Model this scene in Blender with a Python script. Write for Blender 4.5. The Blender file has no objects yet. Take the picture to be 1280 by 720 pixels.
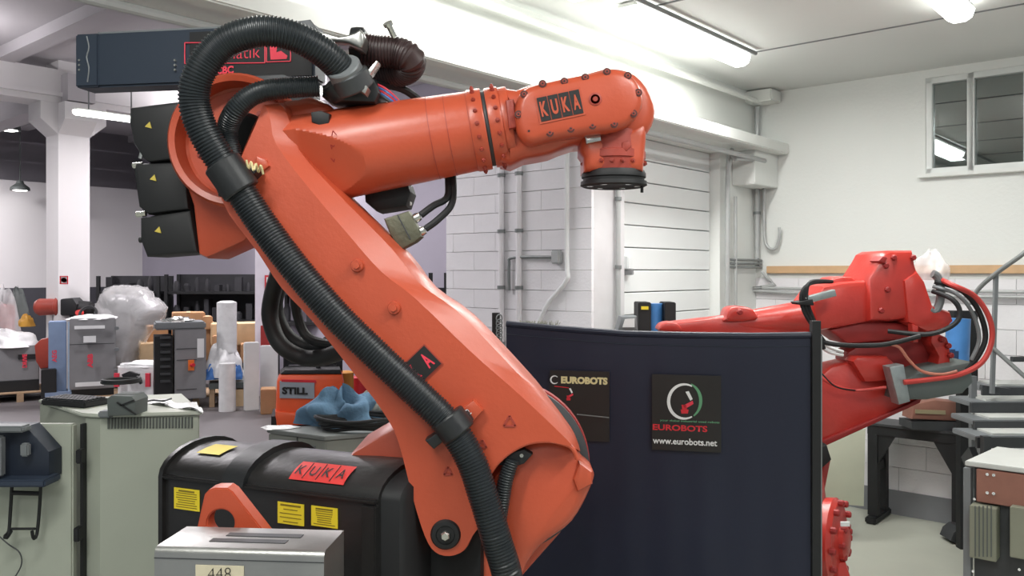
import bpy, bmesh, math, random
from mathutils import Vector, Matrix
random.seed(7)
F = 1050.0; H = 1.9; HZ = 340.0
S = bpy.context.scene; COL = S.collection
V = Vector
# ---------------------------------------------------------------- camera
cd = bpy.data.cameras.new('camera'); cam = bpy.data.objects.new('camera', cd); COL.objects.link(cam)
cam.location = (0, 0, H); cam.rotation_euler = (math.pi/2, 0, 0)
cd.sensor_width = 36; cd.lens = 36*F/1280; cd.shift_y = -(360-HZ)/1280
cd.clip_start = .05; cd.clip_end = 200
S.camera = cam
# ---------------------------------------------------------------- world, exposure
w = bpy.data.worlds.new('world'); S.world = w; w.use_nodes = True
w.node_tree.nodes['Background'].inputs[0].default_value = (.80, .86, .92, 1)
w.node_tree.nodes['Background'].inputs[1].default_value = .42
S.view_settings.view_transform = 'Standard'; S.view_settings.look = 'None'
S.view_settings.exposure = 0.22; S.view_settings.gamma = 1; S.view_settings.use_curve_mapping = False
# room frame: DR runs along the beam to the far corner, DL along the window wall
DR = V((.651, .759, 0)).normalized(); DL = V((-DR.y, DR.x, 0)); DW = -DL
C0 = V((2.13, 7.34, 0)); NB = DW          # beam-plane normal points into the right bay
NW = -DR                                  # window-wall normal points back to the camera
LAMP_P, LAMP_L = 42, 26
def area(p, d, L, wdt, power, col, spread=3.14):
    l = bpy.data.lights.new('lamp_light', 'AREA'); l.shape = 'RECTANGLE'; l.size = L; l.size_y = wdt
    l.energy = power; l.color = col; l.spread = spread
    o = bpy.data.objects.new('lamp_light', l); COL.objects.link(o)
    x = V(d).normalized(); z = V((0, 0, 1)); y = z.cross(x)
    o.matrix_world = Matrix(((x.x, y.x, z.x, p[0]), (x.y, y.y, z.y, p[1]), (x.z, y.z, z.z, p[2]), (0, 0, 0, 1)))
    return o
# ---------------------------------------------------------------- maths helpers
def P(px, py, Y): return V(((px-640)/F*Y, Y, H-(py-HZ)/F*Y))
def sc(n, Y): return n/F*Y
def ray(px, P0, d):
    """point (X,Y) of the vertical plane P0 + t*d that stands at image column px"""
    k = (px-640)/F
    t = (k*P0.y-P0.x)/(d.x-k*d.y)
    return V((P0.x+t*d.x, P0.y+t*d.y, 0))
def RP(px, py, P0, d):
    q = ray(px, P0, d); return V((q.x, q.y, H-(py-HZ)/F*q.y))
def cr(pts, n=8, closed=False):
    pts = [V(p) for p in pts]; N = len(pts); out = []
    rng = range(N) if closed else range(N-1)
    for i in rng:
        if closed: a, b, c, d = pts[(i-1) % N], pts[i], pts[(i+1) % N], pts[(i+2) % N]
        else: a, b, c, d = pts[max(i-1, 0)], pts[i], pts[i+1], pts[min(i+2, N-1)]
        for k in range(n):
            t = k/n
            out.append(.5*((2*b)+(c-a)*t+(2*a-5*b+4*c-d)*t*t+(3*b-a-3*c+d)*t*t*t))
    if not closed: out.append(pts[-1])
    return out
def resample(pts, step):
    L = [0]
    for a, b in zip(pts, pts[1:]): L.append(L[-1]+(b-a).length)
    n = max(2, int(L[-1]/step)); out = []; j = 0
    for i in range(n+1):
        s = L[-1]*i/n
        while j < len(L)-2 and L[j+1] < s: j += 1
        f = (s-L[j])/max(1e-9, L[j+1]-L[j]); out.append(pts[j].lerp(pts[j+1], min(1, f)))
    return out
# ---------------------------------------------------------------- mesh builder
class MB:
    def __init__(s): s.v = []; s.f = []
    def add(s, vs, fs):
        n = len(s.v); s.v += [V(q) for q in vs]; s.f += [tuple(i+n for i in f) for f in fs]; return s
    def box(s, c, size, ax=None, ay=None):
        ax = V(ax).normalized() if ax is not None else V((1, 0, 0))
        ay = V(ay).normalized() if ay is not None else V((0, 0, 1)).cross(ax).normalized()
        az = ax.cross(ay).normalized(); c = V(c)
        hx, hy, hz = size[0]/2, size[1]/2, size[2]/2
        vs = [c+ax*(i*hx)+ay*(j*hy)+az*(k*hz) for i in (-1, 1) for j in (-1, 1) for k in (-1, 1)]
        return s.add(vs, [(0, 1, 3, 2), (4, 6, 7, 5), (0, 4, 5, 1), (2, 3, 7, 6), (0, 2, 6, 4), (1, 5, 7, 3)])
    def bar(s, a, b, w, h=None, up=(0, 0, 1)):
        a, b = V(a), V(b); d = b-a; L = d.length; d = d/L
        u = V(up)
        if abs(d.dot(u)) > .98: u = V((0, 1, 0))
        y = u.cross(d).normalized()
        return s.box((a+b)/2, (L, w, h or w), d, y)
    def lathe(s, a, d, prof, seg=24, clamp=None):
        """prof: (distance along d, radius)"""
        a = V(a); d = V(d).normalized(); u = V((0, -1, 0)) if abs(d.y) < .9 else V((0, 0, 1))
        e1 = (u-d*u.dot(d)).normalized(); e2 = d.cross(e1)
        dn = V((0, -.90, -.42)); f1 = (dn-d*dn.dot(d)).normalized(); f2 = d.cross(f1)
        vs = []; fs = []
        for (t, r) in prof:
            for k in range(seg):
                A = 2*math.pi*k/seg; r_ = max(r, 1e-5)
                if clamp: c1 = math.cos(A)*r_; vs.append(a+d*t+f1*min(c1, clamp(t))+f2*(math.sin(A)*r_))
                else: vs.append(a+d*t+e1*(math.cos(A)*r_)+e2*(math.sin(A)*r_))
        for i in range(len(prof)-1):
            for k in range(seg):
                k2 = (k+1) % seg
                fs.append((i*seg+k, i*seg+k2, (i+1)*seg+k2, (i+1)*seg+k))
        fs.append(tuple(range(seg))[::-1]); n = (len(prof)-1)*seg; fs.append(tuple(n+k for k in range(seg)))
        return s.add(vs, fs)
    def cyl(s, a, b, r, r2=None, seg=16):
        a, b = V(a), V(b); return s.lathe(a, b-a, [(0, r), ((b-a).length, r if r2 is None else r2)], seg)
    def tube(s, pts, r, seg=10, rf=None):
        pts = [V(p) for p in pts]; n = len(pts); vs = []; fs = []
        t0 = (pts[1]-pts[0]).normalized(); u = V((0, -1, 0))
        if abs(t0.dot(u)) > .9: u = V((0, 0, 1))
        e = (u-t0*u.dot(t0)).normalized()
        for i in range(n):
            t = (pts[min(i+1, n-1)]-pts[max(i-1, 0)]).normalized()
            e = (e-t*e.dot(t)).normalized(); g = t.cross(e); R = rf(i) if rf else r
            for k in range(seg):
                A = 2*math.pi*k/seg; vs.append(pts[i]+e*(R*math.cos(A))+g*(R*math.sin(A)))
        for i in range(n-1):
            for k in range(seg):
                k2 = (k+1) % seg; fs.append((i*seg+k, i*seg+k2, (i+1)*seg+k2, (i+1)*seg+k))
        fs.append(tuple(range(seg))[::-1]); fs.append(tuple((n-1)*seg+k for k in range(seg)))
        return s.add(vs, fs)
    def hose(s, ctrl, r, pitch=.0105, seg=24, depth=.085):
        path = resample(cr(ctrl, 10), pitch/4)
        pat = (1, 1, 1-depth, 1-depth)
        return s.tube(path, r, seg, lambda i: r*pat[i % 4])
    def loft(s, rings):
        n = len(rings[0]); vs = [q for r in rings for q in r]; fs = []
        for i in range(len(rings)-1):
            for k in range(n):
                k2 = (k+1) % n; fs.append((i*n+k, i*n+k2, (i+1)*n+k2, (i+1)*n+k))
        fs.append(tuple(range(n))[::-1]); m = (len(rings)-1)*n; fs.append(tuple(m+k for k in range(n)))
        return s.add(vs, fs)
    def slab(s, px, Y0, Y1, ch=0, smooth=0, ref=None):
        """solid with real thickness whose face is an outline standing at depth ref, from depth Y0 back to Y1, edges chamfered by ch"""
        q = [V((a, b, 0)) for a, b in px]
        if smooth: q = cr(q, smooth, True)
        ref = ref or Y0; pts = [P(a.x, a.y, ref) for a in q]
        if not ch: return s.loft([[V((p.x, Y0, p.z)) for p in pts], [V((p.x, Y1, p.z)) for p in pts]])
        ar = sum(p.x*r.z-r.x*p.z for p, r in zip(pts, pts[1:]+pts[:1])); sg = 1 if ar > 0 else -1
        def inset(c):
            out = []; n = len(pts)
            for i in range(n):
                a, b, d = pts[i-1], pts[i], pts[(i+1) % n]
                e1 = V((b.x-a.x, b.z-a.z)).normalized(); e2 = V((d.x-b.x, d.z-b.z)).normalized()
                n1 = V((-e1.y, e1.x))*sg; n2 = V((-e2.y, e2.x))*sg; m = n1+n2
                m = m/max(.35, m.length_squared/2) if m.length > 1e-6 else n1
                out.append((b.x+m.x*c, b.z+m.y*c))
            return out
        R = []
        for (c, y) in ((ch, Y0), (ch*.3, Y0+ch*.3), (0, Y0+ch), (0, Y1-ch*.3), (ch*.3, Y1)):
            R.append([V((x, y, z)) for x, z in inset(c)])
        return s.loft(R)
def mesh_of(mb, name, m, ang=32, off=V((0, 0, 0)), bev=0, seg=2):
    bm = bmesh.new(); vs = [bm.verts.new(v-off) for v in mb.v]
    for f in mb.f:
        try: bm.faces.new([vs[i] for i in f])
        except ValueError: pass
    bmesh.ops.remove_doubles(bm, verts=bm.verts, dist=1e-6)
    bmesh.ops.recalc_face_normals(bm, faces=bm.faces)
    if bev:
        es = [e for e in bm.edges if len(e.link_faces) == 2 and e.calc_face_angle(0) > .6]
        bmesh.ops.bevel(bm, geom=es, offset=bev, segments=seg, affect='EDGES', clamp_overlap=True)
    big = [f for f in bm.faces if len(f.verts) > 8]
    if big: bmesh.ops.triangulate(bm, faces=big)
    for f in bm.faces: f.smooth = True
    me = bpy.data.meshes.new(name); bm.to_mesh(me); bm.free()
    me.set_sharp_from_angle(angle=math.radians(ang)); me.materials.append(m); return me
ORG = {}
def child(name, mb, m, parent, ang=32, bev=0, seg=2, label=None, stuff=False):
    o = bpy.data.objects.new(name, mesh_of(mb, name, m, ang, ORG[parent.name], bev, seg)); COL.objects.link(o)
    o.parent = parent; ORG[o.name] = ORG[parent.name]
    if label: o['label'] = label
    if stuff: o['kind'] = 'stuff'
    return o
def thing(name, loc, label, cat, group=None):
    o = bpy.data.objects.new(name, None); COL.objects.link(o); o.location = V(loc); o.empty_display_size = .05
    ORG[o.name] = V(loc); o['label'] = label; o['category'] = cat
    if group: o['group'] = group
    return o
def solo(name, mb, m, label, cat, group=None, ang=32, bev=0, seg=2, kind=None):
    xs = [v.x for v in mb.v]; ys = [v.y for v in mb.v]; zs = [v.z for v in mb.v]
    c = V(((min(xs)+max(xs))/2, (min(ys)+max(ys))/2, min(zs)))
    o = bpy.data.objects.new(name, mesh_of(mb, name, m, ang, c, bev, seg)); COL.objects.link(o); o.location = c
    ORG[o.name] = c
    if label: o['label'] = label; o['category'] = cat
    if group: o['group'] = group
    if kind: o['kind'] = kind
    return o
def struct(name, mb, m, ang=32, bev=0): return solo(name, mb, m, None, None, kind='structure', ang=ang, bev=bev)
def piece(name, me, parent, loc, rot=None, label=None):
    """copy of a shared mesh placed at a world point under a thing"""
    o = bpy.data.objects.new(name, me); COL.objects.link(o); o.parent = parent
    o.location = V(loc)-ORG[parent.name]; ORG[o.name] = V(loc)
    if rot is not None: o.rotation_euler = rot
    if label: o['label'] = label
    return o
def aim(d): return V(d).to_track_quat('Z', 'Y').to_euler()
# ---------------------------------------------------------------- materials
def lin(c): return tuple(((x/255)/12.92 if x/255 <= .04045 else ((x/255+.055)/1.055)**2.4) for x in c)
def mat(name, rgb, rough=.5, metal=0, var=.06, nscale=6, bump=0, bscale=60, emit=0, coat=0, rvar=.08, spec=.5):
    m = bpy.data.materials.new(name); m.use_nodes = True; nt = m.node_tree; b = nt.nodes['Principled BSDF']
    c = lin(rgb); b.inputs['Roughness'].default_value = rough; b.inputs['Metallic'].default_value = metal
    b.inputs['Coat Weight'].default_value = coat; b.inputs['Coat Roughness'].default_value = .25
    b.inputs['Specular IOR Level'].default_value = spec
    tc = nt.nodes.new('ShaderNodeTexCoord')
    n = nt.nodes.new('ShaderNodeTexNoise'); n.inputs['Scale'].default_value = nscale; n.inputs['Detail'].default_value = 6
    nt.links.new(tc.outputs['Object'], n.inputs['Vector'])
    mx = nt.nodes.new('ShaderNodeMix'); mx.data_type = 'RGBA'
    mx.inputs['A'].default_value = (*[max(0, x*(1-var*2.2)) for x in c], 1); mx.inputs['B'].default_value = (*[min(1, x*(1+var*1.6)) for x in c], 1)
    nt.links.new(n.outputs['Fac'], mx.inputs['Factor']); nt.links.new(mx.outputs['Result'], b.inputs['Base Color'])
    mr = nt.nodes.new('ShaderNodeMapRange'); mr.inputs['To Min'].default_value = max(0, rough-rvar); mr.inputs['To Max'].default_value = min(1, rough+rvar)
    nt.links.new(n.outputs['Fac'], mr.inputs['Value']); nt.links.new(mr.outputs['Result'], b.inputs['Roughness'])
    if bump:
        n2 = nt.nodes.new('ShaderNodeTexNoise'); n2.inputs['Scale'].default_value = bscale; n2.inputs['Detail'].default_value = 4
        nt.links.new(tc.outputs['Object'], n2.inputs['Vector'])
        bp = nt.nodes.new('ShaderNodeBump'); bp.inputs['Strength'].default_value = bump; bp.inputs['Distance'].default_value = .01
        nt.links.new(n2.outputs['Fac'], bp.inputs['Height']); nt.links.new(bp.outputs['Normal'], b.inputs['Normal'])
    if emit: b.inputs['Emission Color'].default_value = (*c, 1); b.inputs['Emission Strength'].default_value = emit
    return m
def alpha_mat(name, rgb, rough, alpha, var=.1, bump=.6):
    m = mat(name, rgb, rough, 0, var, 8, bump, 14); b = m.node_tree.nodes['Principled BSDF']
    b.inputs['Alpha'].default_value = alpha; return m
ORANGE = mat('orange_paint', (186, 78, 49), .4, 0, .05, 9, .06, 90, coat=.2)
ORANGE2 = mat('orange_paint_dark', (156, 60, 46), .5, 0, .1, 14, .1, 60)  # darker copy of the orange; carries recess shade on bolts and elbow cover
RED = mat('red_paint', (188, 54, 45), .33, 0, .07, 12, .12, 50, coat=.3)
REDD = mat('red_paint_dark', (150, 36, 34), .5, 0, .12, 16)  # darker copy of the red; carries the shade of the under parts
BLK = mat('black_plastic', (34, 36, 38), .42, 0, .1, 20, .05, 80)
HOSE = mat('hose_plastic', (36, 41, 44), .36, 0, .1, 25)
HOSEB = mat('brown_hose_plastic', (58, 42, 42), .42, 0, .15, 25)
RUB = mat('rubber', (24, 25, 27), .6, 0, .1, 20)
BOX = mat('gloss_black_housing', (34, 33, 33), .38, 0, .12, 10, .12, 40)
NAVYB = mat('blue_black_panel', (40, 50, 64), .5, 0, .05, 5)
STEEL = mat('brushed_steel', (165, 165, 162), .34, .85, .06, 12, .04, 120)
CHROME = mat('bright_steel', (205, 205, 200), .25, .9, .05, 20)
DSTEEL = mat('dark_steel', (70, 72, 74), .5, .4, .1, 18)
GSTEEL = mat('grey_painted_steel', (120, 124, 126), .5, .2, .06, 8)
OLIVE = mat('olive_cast_metal', (98, 98, 82), .5, .4, .1, 30, .2, 80)
BEIGE = mat('beige_enamel', (168, 173, 160), .42, 0, .03, 4, .03, 200)
BEIGES = mat('beige_enamel_slots', (90, 94, 90), .6)
CURT = mat('navy_curtain_vinyl', (19, 26, 48), .5, 0, .06, 3, .1, 9)
POST = mat('print_black', (32, 31, 30), .45, 0, .05, 6)
YEL = mat('yellow_sticker', (232, 208, 50), .5)
YELD = mat('faded_yellow_sticker', (205, 185, 80), .5)
KRED = mat('red_sticker', (214, 54, 50), .5)
PINK = mat('red_lettering', (225, 60, 80), .5)
LETR = mat('red_print', (205, 40, 52), .5)
WHT = mat('white_print', (228, 230, 230), .6)
CREAM = mat('cream_print', (214, 200, 150), .6)
GRN = mat('green_print', (96, 156, 116), .6)
TAPE = mat('masking_tape', (205, 196, 170), .7, 0, .1, 30)
INK = mat('black_ink', (25, 25, 25), .6)
WALL = mat('white_wall_paint', (226, 228, 225), .75, 0, .03, 1.2, .15, 40)
WALLL = mat('left_wall_paint', (216, 214, 214), .8, 0, .03, .8)
WALLD = mat('dark_wall_cladding', (178, 175, 182), .8, 0, .05, .8)
CEILR = mat('ceiling_paint_right', (214, 216, 214), .85, 0, .03, .8)
CEILL = mat('ceiling_concrete_left', (176, 173, 176), .85, 0, .06, .6)
BEAM = mat('white_beam_paint', (224, 226, 222), .7, 0, .03, 1)
BLOCKM = mat('painted_block', (232, 230, 233), .75, 0, .06, 2.2, .25, 60)
MORT = mat('mortar', (208, 206, 208), .9)
DOORM = mat('white_door_panel', (230, 232, 232), .6, 0, .03, 2)
JOINT = mat('joint_line', (120, 122, 124), .8)
PIPE = mat('grey_conduit', (178, 180, 180), .5, .2, .05, 10)
PIPED = mat('dark_conduit', (130, 134, 134), .5, .3, .05, 10)
WOOD = mat('wood_rail', (205, 168, 128), .6, 0, .08, 14)
SKIRT = mat('grey_skirting_paint', (128, 130, 134), .7, 0, .06, 4)
FLR = mat('pale_concrete_floor', (178, 180, 168), .55, 0, .10, 1.6, .1, 30)
FLL = mat('grey_painted_floor', (100, 96, 97), .5, 0, .1, 1.0, .08, 20)
CARD = mat('cardboard', (184, 142, 104), .8, 0, .08, 10)
CARD2 = mat('pale_cardboard', (206, 178, 140), .8, 0, .08, 10)
PALW = mat('pallet_wood', (178, 150, 120), .8, 0, .14, 12)
WRAP = alpha_mat('clear_wrap', (236, 236, 236), .16, .38)
WRAP2 = mat('white_film', (232, 233, 233), .3, 0, .1, 10, .9, 14)
BLUEF = mat('blue_film', (62, 112, 178), .4, 0, .2, 12, .6, 20)
JEAN = mat('blue_cloth', (92, 124, 150), .9, 0, .25, 14, 1, 22)
BLUEC = mat('blue_steel', (128, 148, 178), .5, 0, .06, 8)
GREYC = mat('grey_cabinet', (132, 132, 134), .5, 0, .05, 8)
TRUCK = mat('orange_truck_paint', (236, 92, 44), .4, 0, .05, 8, coat=.3)
PLAST = mat('grey_plastic', (86, 92, 90), .6)
BROWN = mat('brown_paint', (140, 96, 82), .6, 0, .12, 14)
BENCHT = mat('worktop_grey', (190, 192, 188), .5, 0, .08, 8)
BLUE = mat('blue_roll', (70, 128, 190), .45, 0, .12, 10)
LAMPM = mat('lamp_glow', (255, 255, 250), .5, emit=8, var=0)
LAMPD = mat('lamp_glow_dim', (255, 245, 248), .5, emit=2.2, var=0)
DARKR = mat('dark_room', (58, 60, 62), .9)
TANH = mat('tan_hose', (190, 120, 100), .5)
REDH = mat('red_hose', (190, 62, 56), .45)
GALV = mat('galvanised', (160, 168, 168), .4, .6, .15, 25)
BLCKD = mat('dark_machine', (42, 42, 46), .7, 0, .3, 8)
def glass_mat():
    m = bpy.data.materials.new('window_glass'); m.use_nodes = True; nt = m.node_tree
    for n in list(nt.nodes): nt.nodes.remove(n)
    o = nt.nodes.new('ShaderNodeOutputMaterial'); g = nt.nodes.new('ShaderNodeBsdfGlossy'); t = nt.nodes.new('ShaderNodeBsdfTransparent')
    g.inputs['Roughness'].default_value = .02; g.inputs['Color'].default_value = (.9, .95, .95, 1); t.inputs['Color'].default_value = (.75, .8, .8, 1)
    x = nt.nodes.new('ShaderNodeMixShader'); x.inputs[0].default_value = .24
    nt.links.new(t.outputs[0], x.inputs[1]); nt.links.new(g.outputs[0], x.inputs[2]); nt.links.new(x.outputs[0], o.inputs[0]); return m
GLASS = glass_mat()
# ---------------------------------------------------------------- text
def text(body, O, u, v, w, h, m, parent, name='lettering', label=None, bold=0.0, up=.0012, center=True):
    c = bpy.data.curves.new('t', 'FONT'); c.body = body; c.size = 1; c.offset = bold; c.resolution_u = 3
    if center: c.align_x = 'CENTER'; c.align_y = 'CENTER'
    o = bpy.data.objects.new('t', c); COL.objects.link(o); bpy.context.view_layer.update()
    dg = bpy.context.evaluated_depsgraph_get(); me = bpy.data.meshes.new_from_object(o.evaluated_get(dg))
    bpy.data.objects.remove(o); u = V(u).normalized(); v = V(v).normalized(); n = u.cross(v)
    xs = [q.co.x for q in me.vertices]; ys = [q.co.y for q in me.vertices]
    cx, cy = (min(xs)+max(xs))/2, (min(ys)+max(ys))/2; sx = w/(max(xs)-min(xs)); sy = h/(max(ys)-min(ys))
    og = ORG[parent.name]
    for q in me.vertices: q.co = V(O)+u*((q.co.x-cx)*sx)+v*((q.co.y-cy)*sy)+n*up-og
    me.materials.clear(); me.materials.append(m); me.name = name
    ob = bpy.data.objects.new(name, me); COL.objects.link(ob); ob.parent = parent; ORG[ob.name] = og
    if label: ob['label'] = label
    return ob
def plate(O, u, v, w, h, t=.002):
    u = V(u).normalized(); v = V(v).normalized(); return MB().box(V(O), (w, h, t), u, v)
UX, UZ = V((1, 0, 0)), V((0, 0, 1))

# ================================================================ THE SETTING
def wpos(s, z, off=0): return C0+DW*s+NW*off+V((0, 0, z))          # on the window wall
def bpos(t, z, off=0): return C0-DR*t+NB*off+V((0, 0, z))          # on the beam plane
def fr(mb, c, size): return mb.box(c, size, DR, DL)                # box in the room frame (along DR, along DL, up)
def frame_box(mb, t0, t1, o0, o1, z0, z1):                         # t along -DR from C0, o along NB
    return fr(mb, C0-DR*((t0+t1)/2)+NB*((o0+o1)/2)+V((0, 0, (z0+z1)/2)), (t1-t0, o1-o0, z1-z0))
ZC = H+1.55
struct('floor', frame_box(MB(), -.2, 16, -.02, 10, -.1, 0), FLR)
struct('floor', frame_box(MB(), -24, 16, -26, -.02, -.1, -.001), FLL)
m = frame_box(MB(), -.2, 14, 0, 8, ZC, ZC+.12); struct('ceiling', m, CEILR)
m = MB()
for k in range(1, 6): frame_box(m, -.0+k*1.35, k*1.35+.014, 0.45, 8, ZC-.006, ZC-.0005)
trim = struct('trim_1', m, JOINT)
ZL = H+3.2
struct('ceiling', frame_box(MB(), -26, 16, -26, -.3, ZL, ZL+.15), CEILL)
m = MB()
for k in range(-9, 6): frame_box(m, k*2.4, k*2.4+.25, -26, -.3, ZL-.16, ZL-.001)
struct('trim_2', m, CEILL)
# beam between the bays, with its lower ledge
m = frame_box(MB(), -.15, 13, -.3, 0, H+1.10, ZL+.1); struct('trim_3', m, BEAM)
m = frame_box(MB(), 0, 13, 0, .30, H+1.0, H+1.09); struct('trim_4', m, BEAM, bev=.008)
# window wall with an opening
s0, s1 = (ray(1157, C0, DW)-C0).length, (ray(1278, C0, DW)-C0).length+.05
q = ray(1215, C0, DW); z0 = H+(HZ-214)/F*q.y; z1 = H+(HZ-90)/F*q.y
m = MB()
def wbox(m, a, b, za, zb, o0=0., o1=-.2): return m.box(wpos((a+b)/2, (za+zb)/2, (o0+o1)/2), (b-a, abs(o0-o1), zb-za), DW, DR)
wbox(m, -.3, s0, 1.85, ZC+.1); wbox(m, s0, s1, 1.85, z0); wbox(m, s0, s1, z1, ZC+.1); wbox(m, s1, 8, 1.85, ZC+.1)
wbox(m, -.3, 8, 0, 1.85, -.03)
wall = struct('wall_right', m, WALL)
# painted blocks of the lower wall, each laid separately
bl = {}
def block(parent, c, L, h, d, ax, mm=BLOCKM, name='block'):
    k = (round(L, 3), round(h, 3), name, mm.name)
    if k not in bl:
        mb = MB().box((0, 0, 0), (L, d, h)); bl[k] = mesh_of(mb, name, mm, bev=.0016, seg=1)
    return piece(name, bl[k], parent, c, (0, 0, math.atan2(ax.y, ax.x)))
hh = .185
for r in range(10):
    x = -.02 if r % 2 else -.22
    while x < 3.2:
        a = max(x, 0); L = round(min(x+.4, 3.3)-a, 3)
        if L > .05: block(wall, wpos(a+L/2, hh*(r+.5)+.0, -.015), L-.002, hh-.003, .03, DW)
        x += .4
m = MB().box(wpos(2.0, .095, .005), (4, .012, .19), DW, DR); struct('baseboard_right', m, SKIRT)
# window
m = MB(); wm = s1-s0; mid = (ray(1213, C0, DW)-C0).length; ft = .045
for a, b in ((s0, mid+.02), (mid-.02, s1)):
    for (x0_, x1_, za, zb) in ((a, a+ft, z0, z1), (b-ft, b, z0, z1), (a, b, z0, z0+ft), (a, b, z1-ft, z1)):
        m.box(wpos((x0_+x1_)/2, (za+zb)/2, -.04), (x1_-x0_, .07, zb-za), DW, DR)
win = struct('window_1', m, mat('white_window_frame', (225, 228, 226), .4), bev=.004)
child('window_sill', MB().box(wpos((s0+s1)/2, z0-.015, .02), (wm+.08, .1, .03), DW, DR), WALL, win, bev=.004)
for a, b in ((s0+ft, mid-.02), (mid+.03, s1-ft)):
    child('pane', MB().box(wpos((a+b)/2, (z0+z1)/2, -.05), (b-a, .006, z1-z0-2*ft+.01), DW, DR), GLASS, win)
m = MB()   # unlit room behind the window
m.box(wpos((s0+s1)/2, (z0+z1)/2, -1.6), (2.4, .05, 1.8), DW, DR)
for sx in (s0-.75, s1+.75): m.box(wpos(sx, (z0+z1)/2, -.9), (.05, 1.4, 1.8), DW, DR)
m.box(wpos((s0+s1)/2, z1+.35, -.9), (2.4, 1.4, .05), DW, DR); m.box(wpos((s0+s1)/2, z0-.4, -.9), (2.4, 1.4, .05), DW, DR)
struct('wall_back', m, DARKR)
# corner block, wood rail and wall ducts
struct('trim_6', frame_box(MB(), 0, .46, 0, .20, H+.72, H+1.0), WALL, bev=.005)
qa = (ray(941, C0, DW)-C0).length
zr = H+.02
struct('trim_7', MB().box(wpos(qa/2+2.7, zr, .02), (5.2, .035, .062), DW, DR), WOOD, bev=.003)
def conduit(pts, r, m_, label, group=None, clips=0):
    c = solo('conduit', MB().tube(pts, r, 10), m_, label, 'pipe', group)
    for k in range(clips):
        i = (k+1)/(clips+1); a, b = V(pts[0]), V(pts[-1]); p = a.lerp(b, i); d = (b-a).normalized()
        child('clip', MB().cyl(p-d*.012, p+d*.012, r*1.35, seg=10), PIPED, c)
    return c
e = V((0, 0, 0))
conduit([wpos(.04, ZC-.12, .06), wpos(.04, 1.95, .06)], .022, PIPE, 'grey vertical pipe down the far wall corner, right of the roller door', clips=2)
conduit(cr([wpos(.10, 2.75, .05), wpos(.10, 2.25, .05), wpos(.13, 2.12, .05), wpos(.2, 2.10, .05), wpos(.235, 2.2, .05), wpos(.235, 2.28, .05)], 5), .013, PIPE, 'thin grey pipe ending in an upward hook in the wall corner')
for k in range(3):
    conduit([bpos(.62, H+.04+k*.03, .06), bpos(.02, H+.04+k*.03, .06), wpos(.06, H+.05+k*.03, .08)], .011, PIPED, 'short grey conduit turning from the door side into the corner', 'conduits stacked at the corner')
for k in range(2):
    conduit(cr([wpos(.08, H+.0, .05), wpos(.2, H-.11, .05+k*.0), wpos(.35, H-.14-k*.035, .05), wpos(5, H-.14-k*.035, .05)], 3), .013, PIPE, ['upper', 'lower'][k]+' of two grey pipes running level below the wooden rail')
b = solo('junction_box', MB().box(wpos(.12, ZC-.06, .12), (.24, .2, .10), DW, DR), BEAM, 'white junction box in the ceiling corner where the pipes meet', 'junction box', bev=.01)
conduit([bpos(.14, ZC-.10, .10), bpos(9, ZC-.10, .10)], .022, BEAM, 'white pipe running along the top of the beam under the ceiling')
conduit([V((1.70, 5.86, ZC-.025)), V((1.70, 5.86, ZC-.025))-DR*5], .014, PIPED, 'grey pipe fixed to the ceiling beside the fluorescent lamp')
conduit(cr([bpos(9, H+.93, .2), bpos(.85, H+.93, .2), bpos(.74, H+.9, .16), bpos(.70, H+.75, .08), bpos(.70, .2, .08)], 4), .02, PIPE, 'grey pipe under the ledge bending down beside the roller door')
conduit([bpos(.52, H+.62, .06), bpos(.52, .1, .06)], .014, PIPE, 'thin vertical conduit right of the roller door', clips=1)
# door wall and sectional door
T1 = 2.47
m = frame_box(MB(), -.1, .68, -.2, 0, 0, H+1.1); frame_box(m, T1-.12, T1, -.2, -.002, 0, H+1.1); frame_box(m, .68, T1-.12, -.2, 0, H+.97, H+1.1)
struct('wall_back', m, WALL)
m = frame_box(MB(), .68, T1-.12, -.16, -.12, 0, H+.97); door = struct('door_1', m, mat('door_joint', (176, 178, 180), .8))
n = 18; hp = (H+.97)/n
for k in range(n):
    o = child('panel', frame_box(MB(), .69, T1-.13, -.12, -.085, k*hp+.004, (k+1)*hp-.003), DOORM, door, bev=.004, seg=1)
conduit([bpos(2.21, .1, .03), bpos(2.21, H+.95, .03)], .017, PIPE, 'white vertical pipe on the roller door wall near the block wall corner', clips=5)
t = thing('wall_switch', bpos(1.95, H+.03, -.03), 'small white switch box on the white roller door', 'switch')
child('casing', frame_box(MB(), 1.92, 1.98, -.085, -.04, H+.02, H+.11), WHT, t, bev=.006)
child('knob', frame_box(MB(), 1.935, 1.965, -.085, -.02, H-.02, H+.02), GREYC, t, bev=.004)
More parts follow.
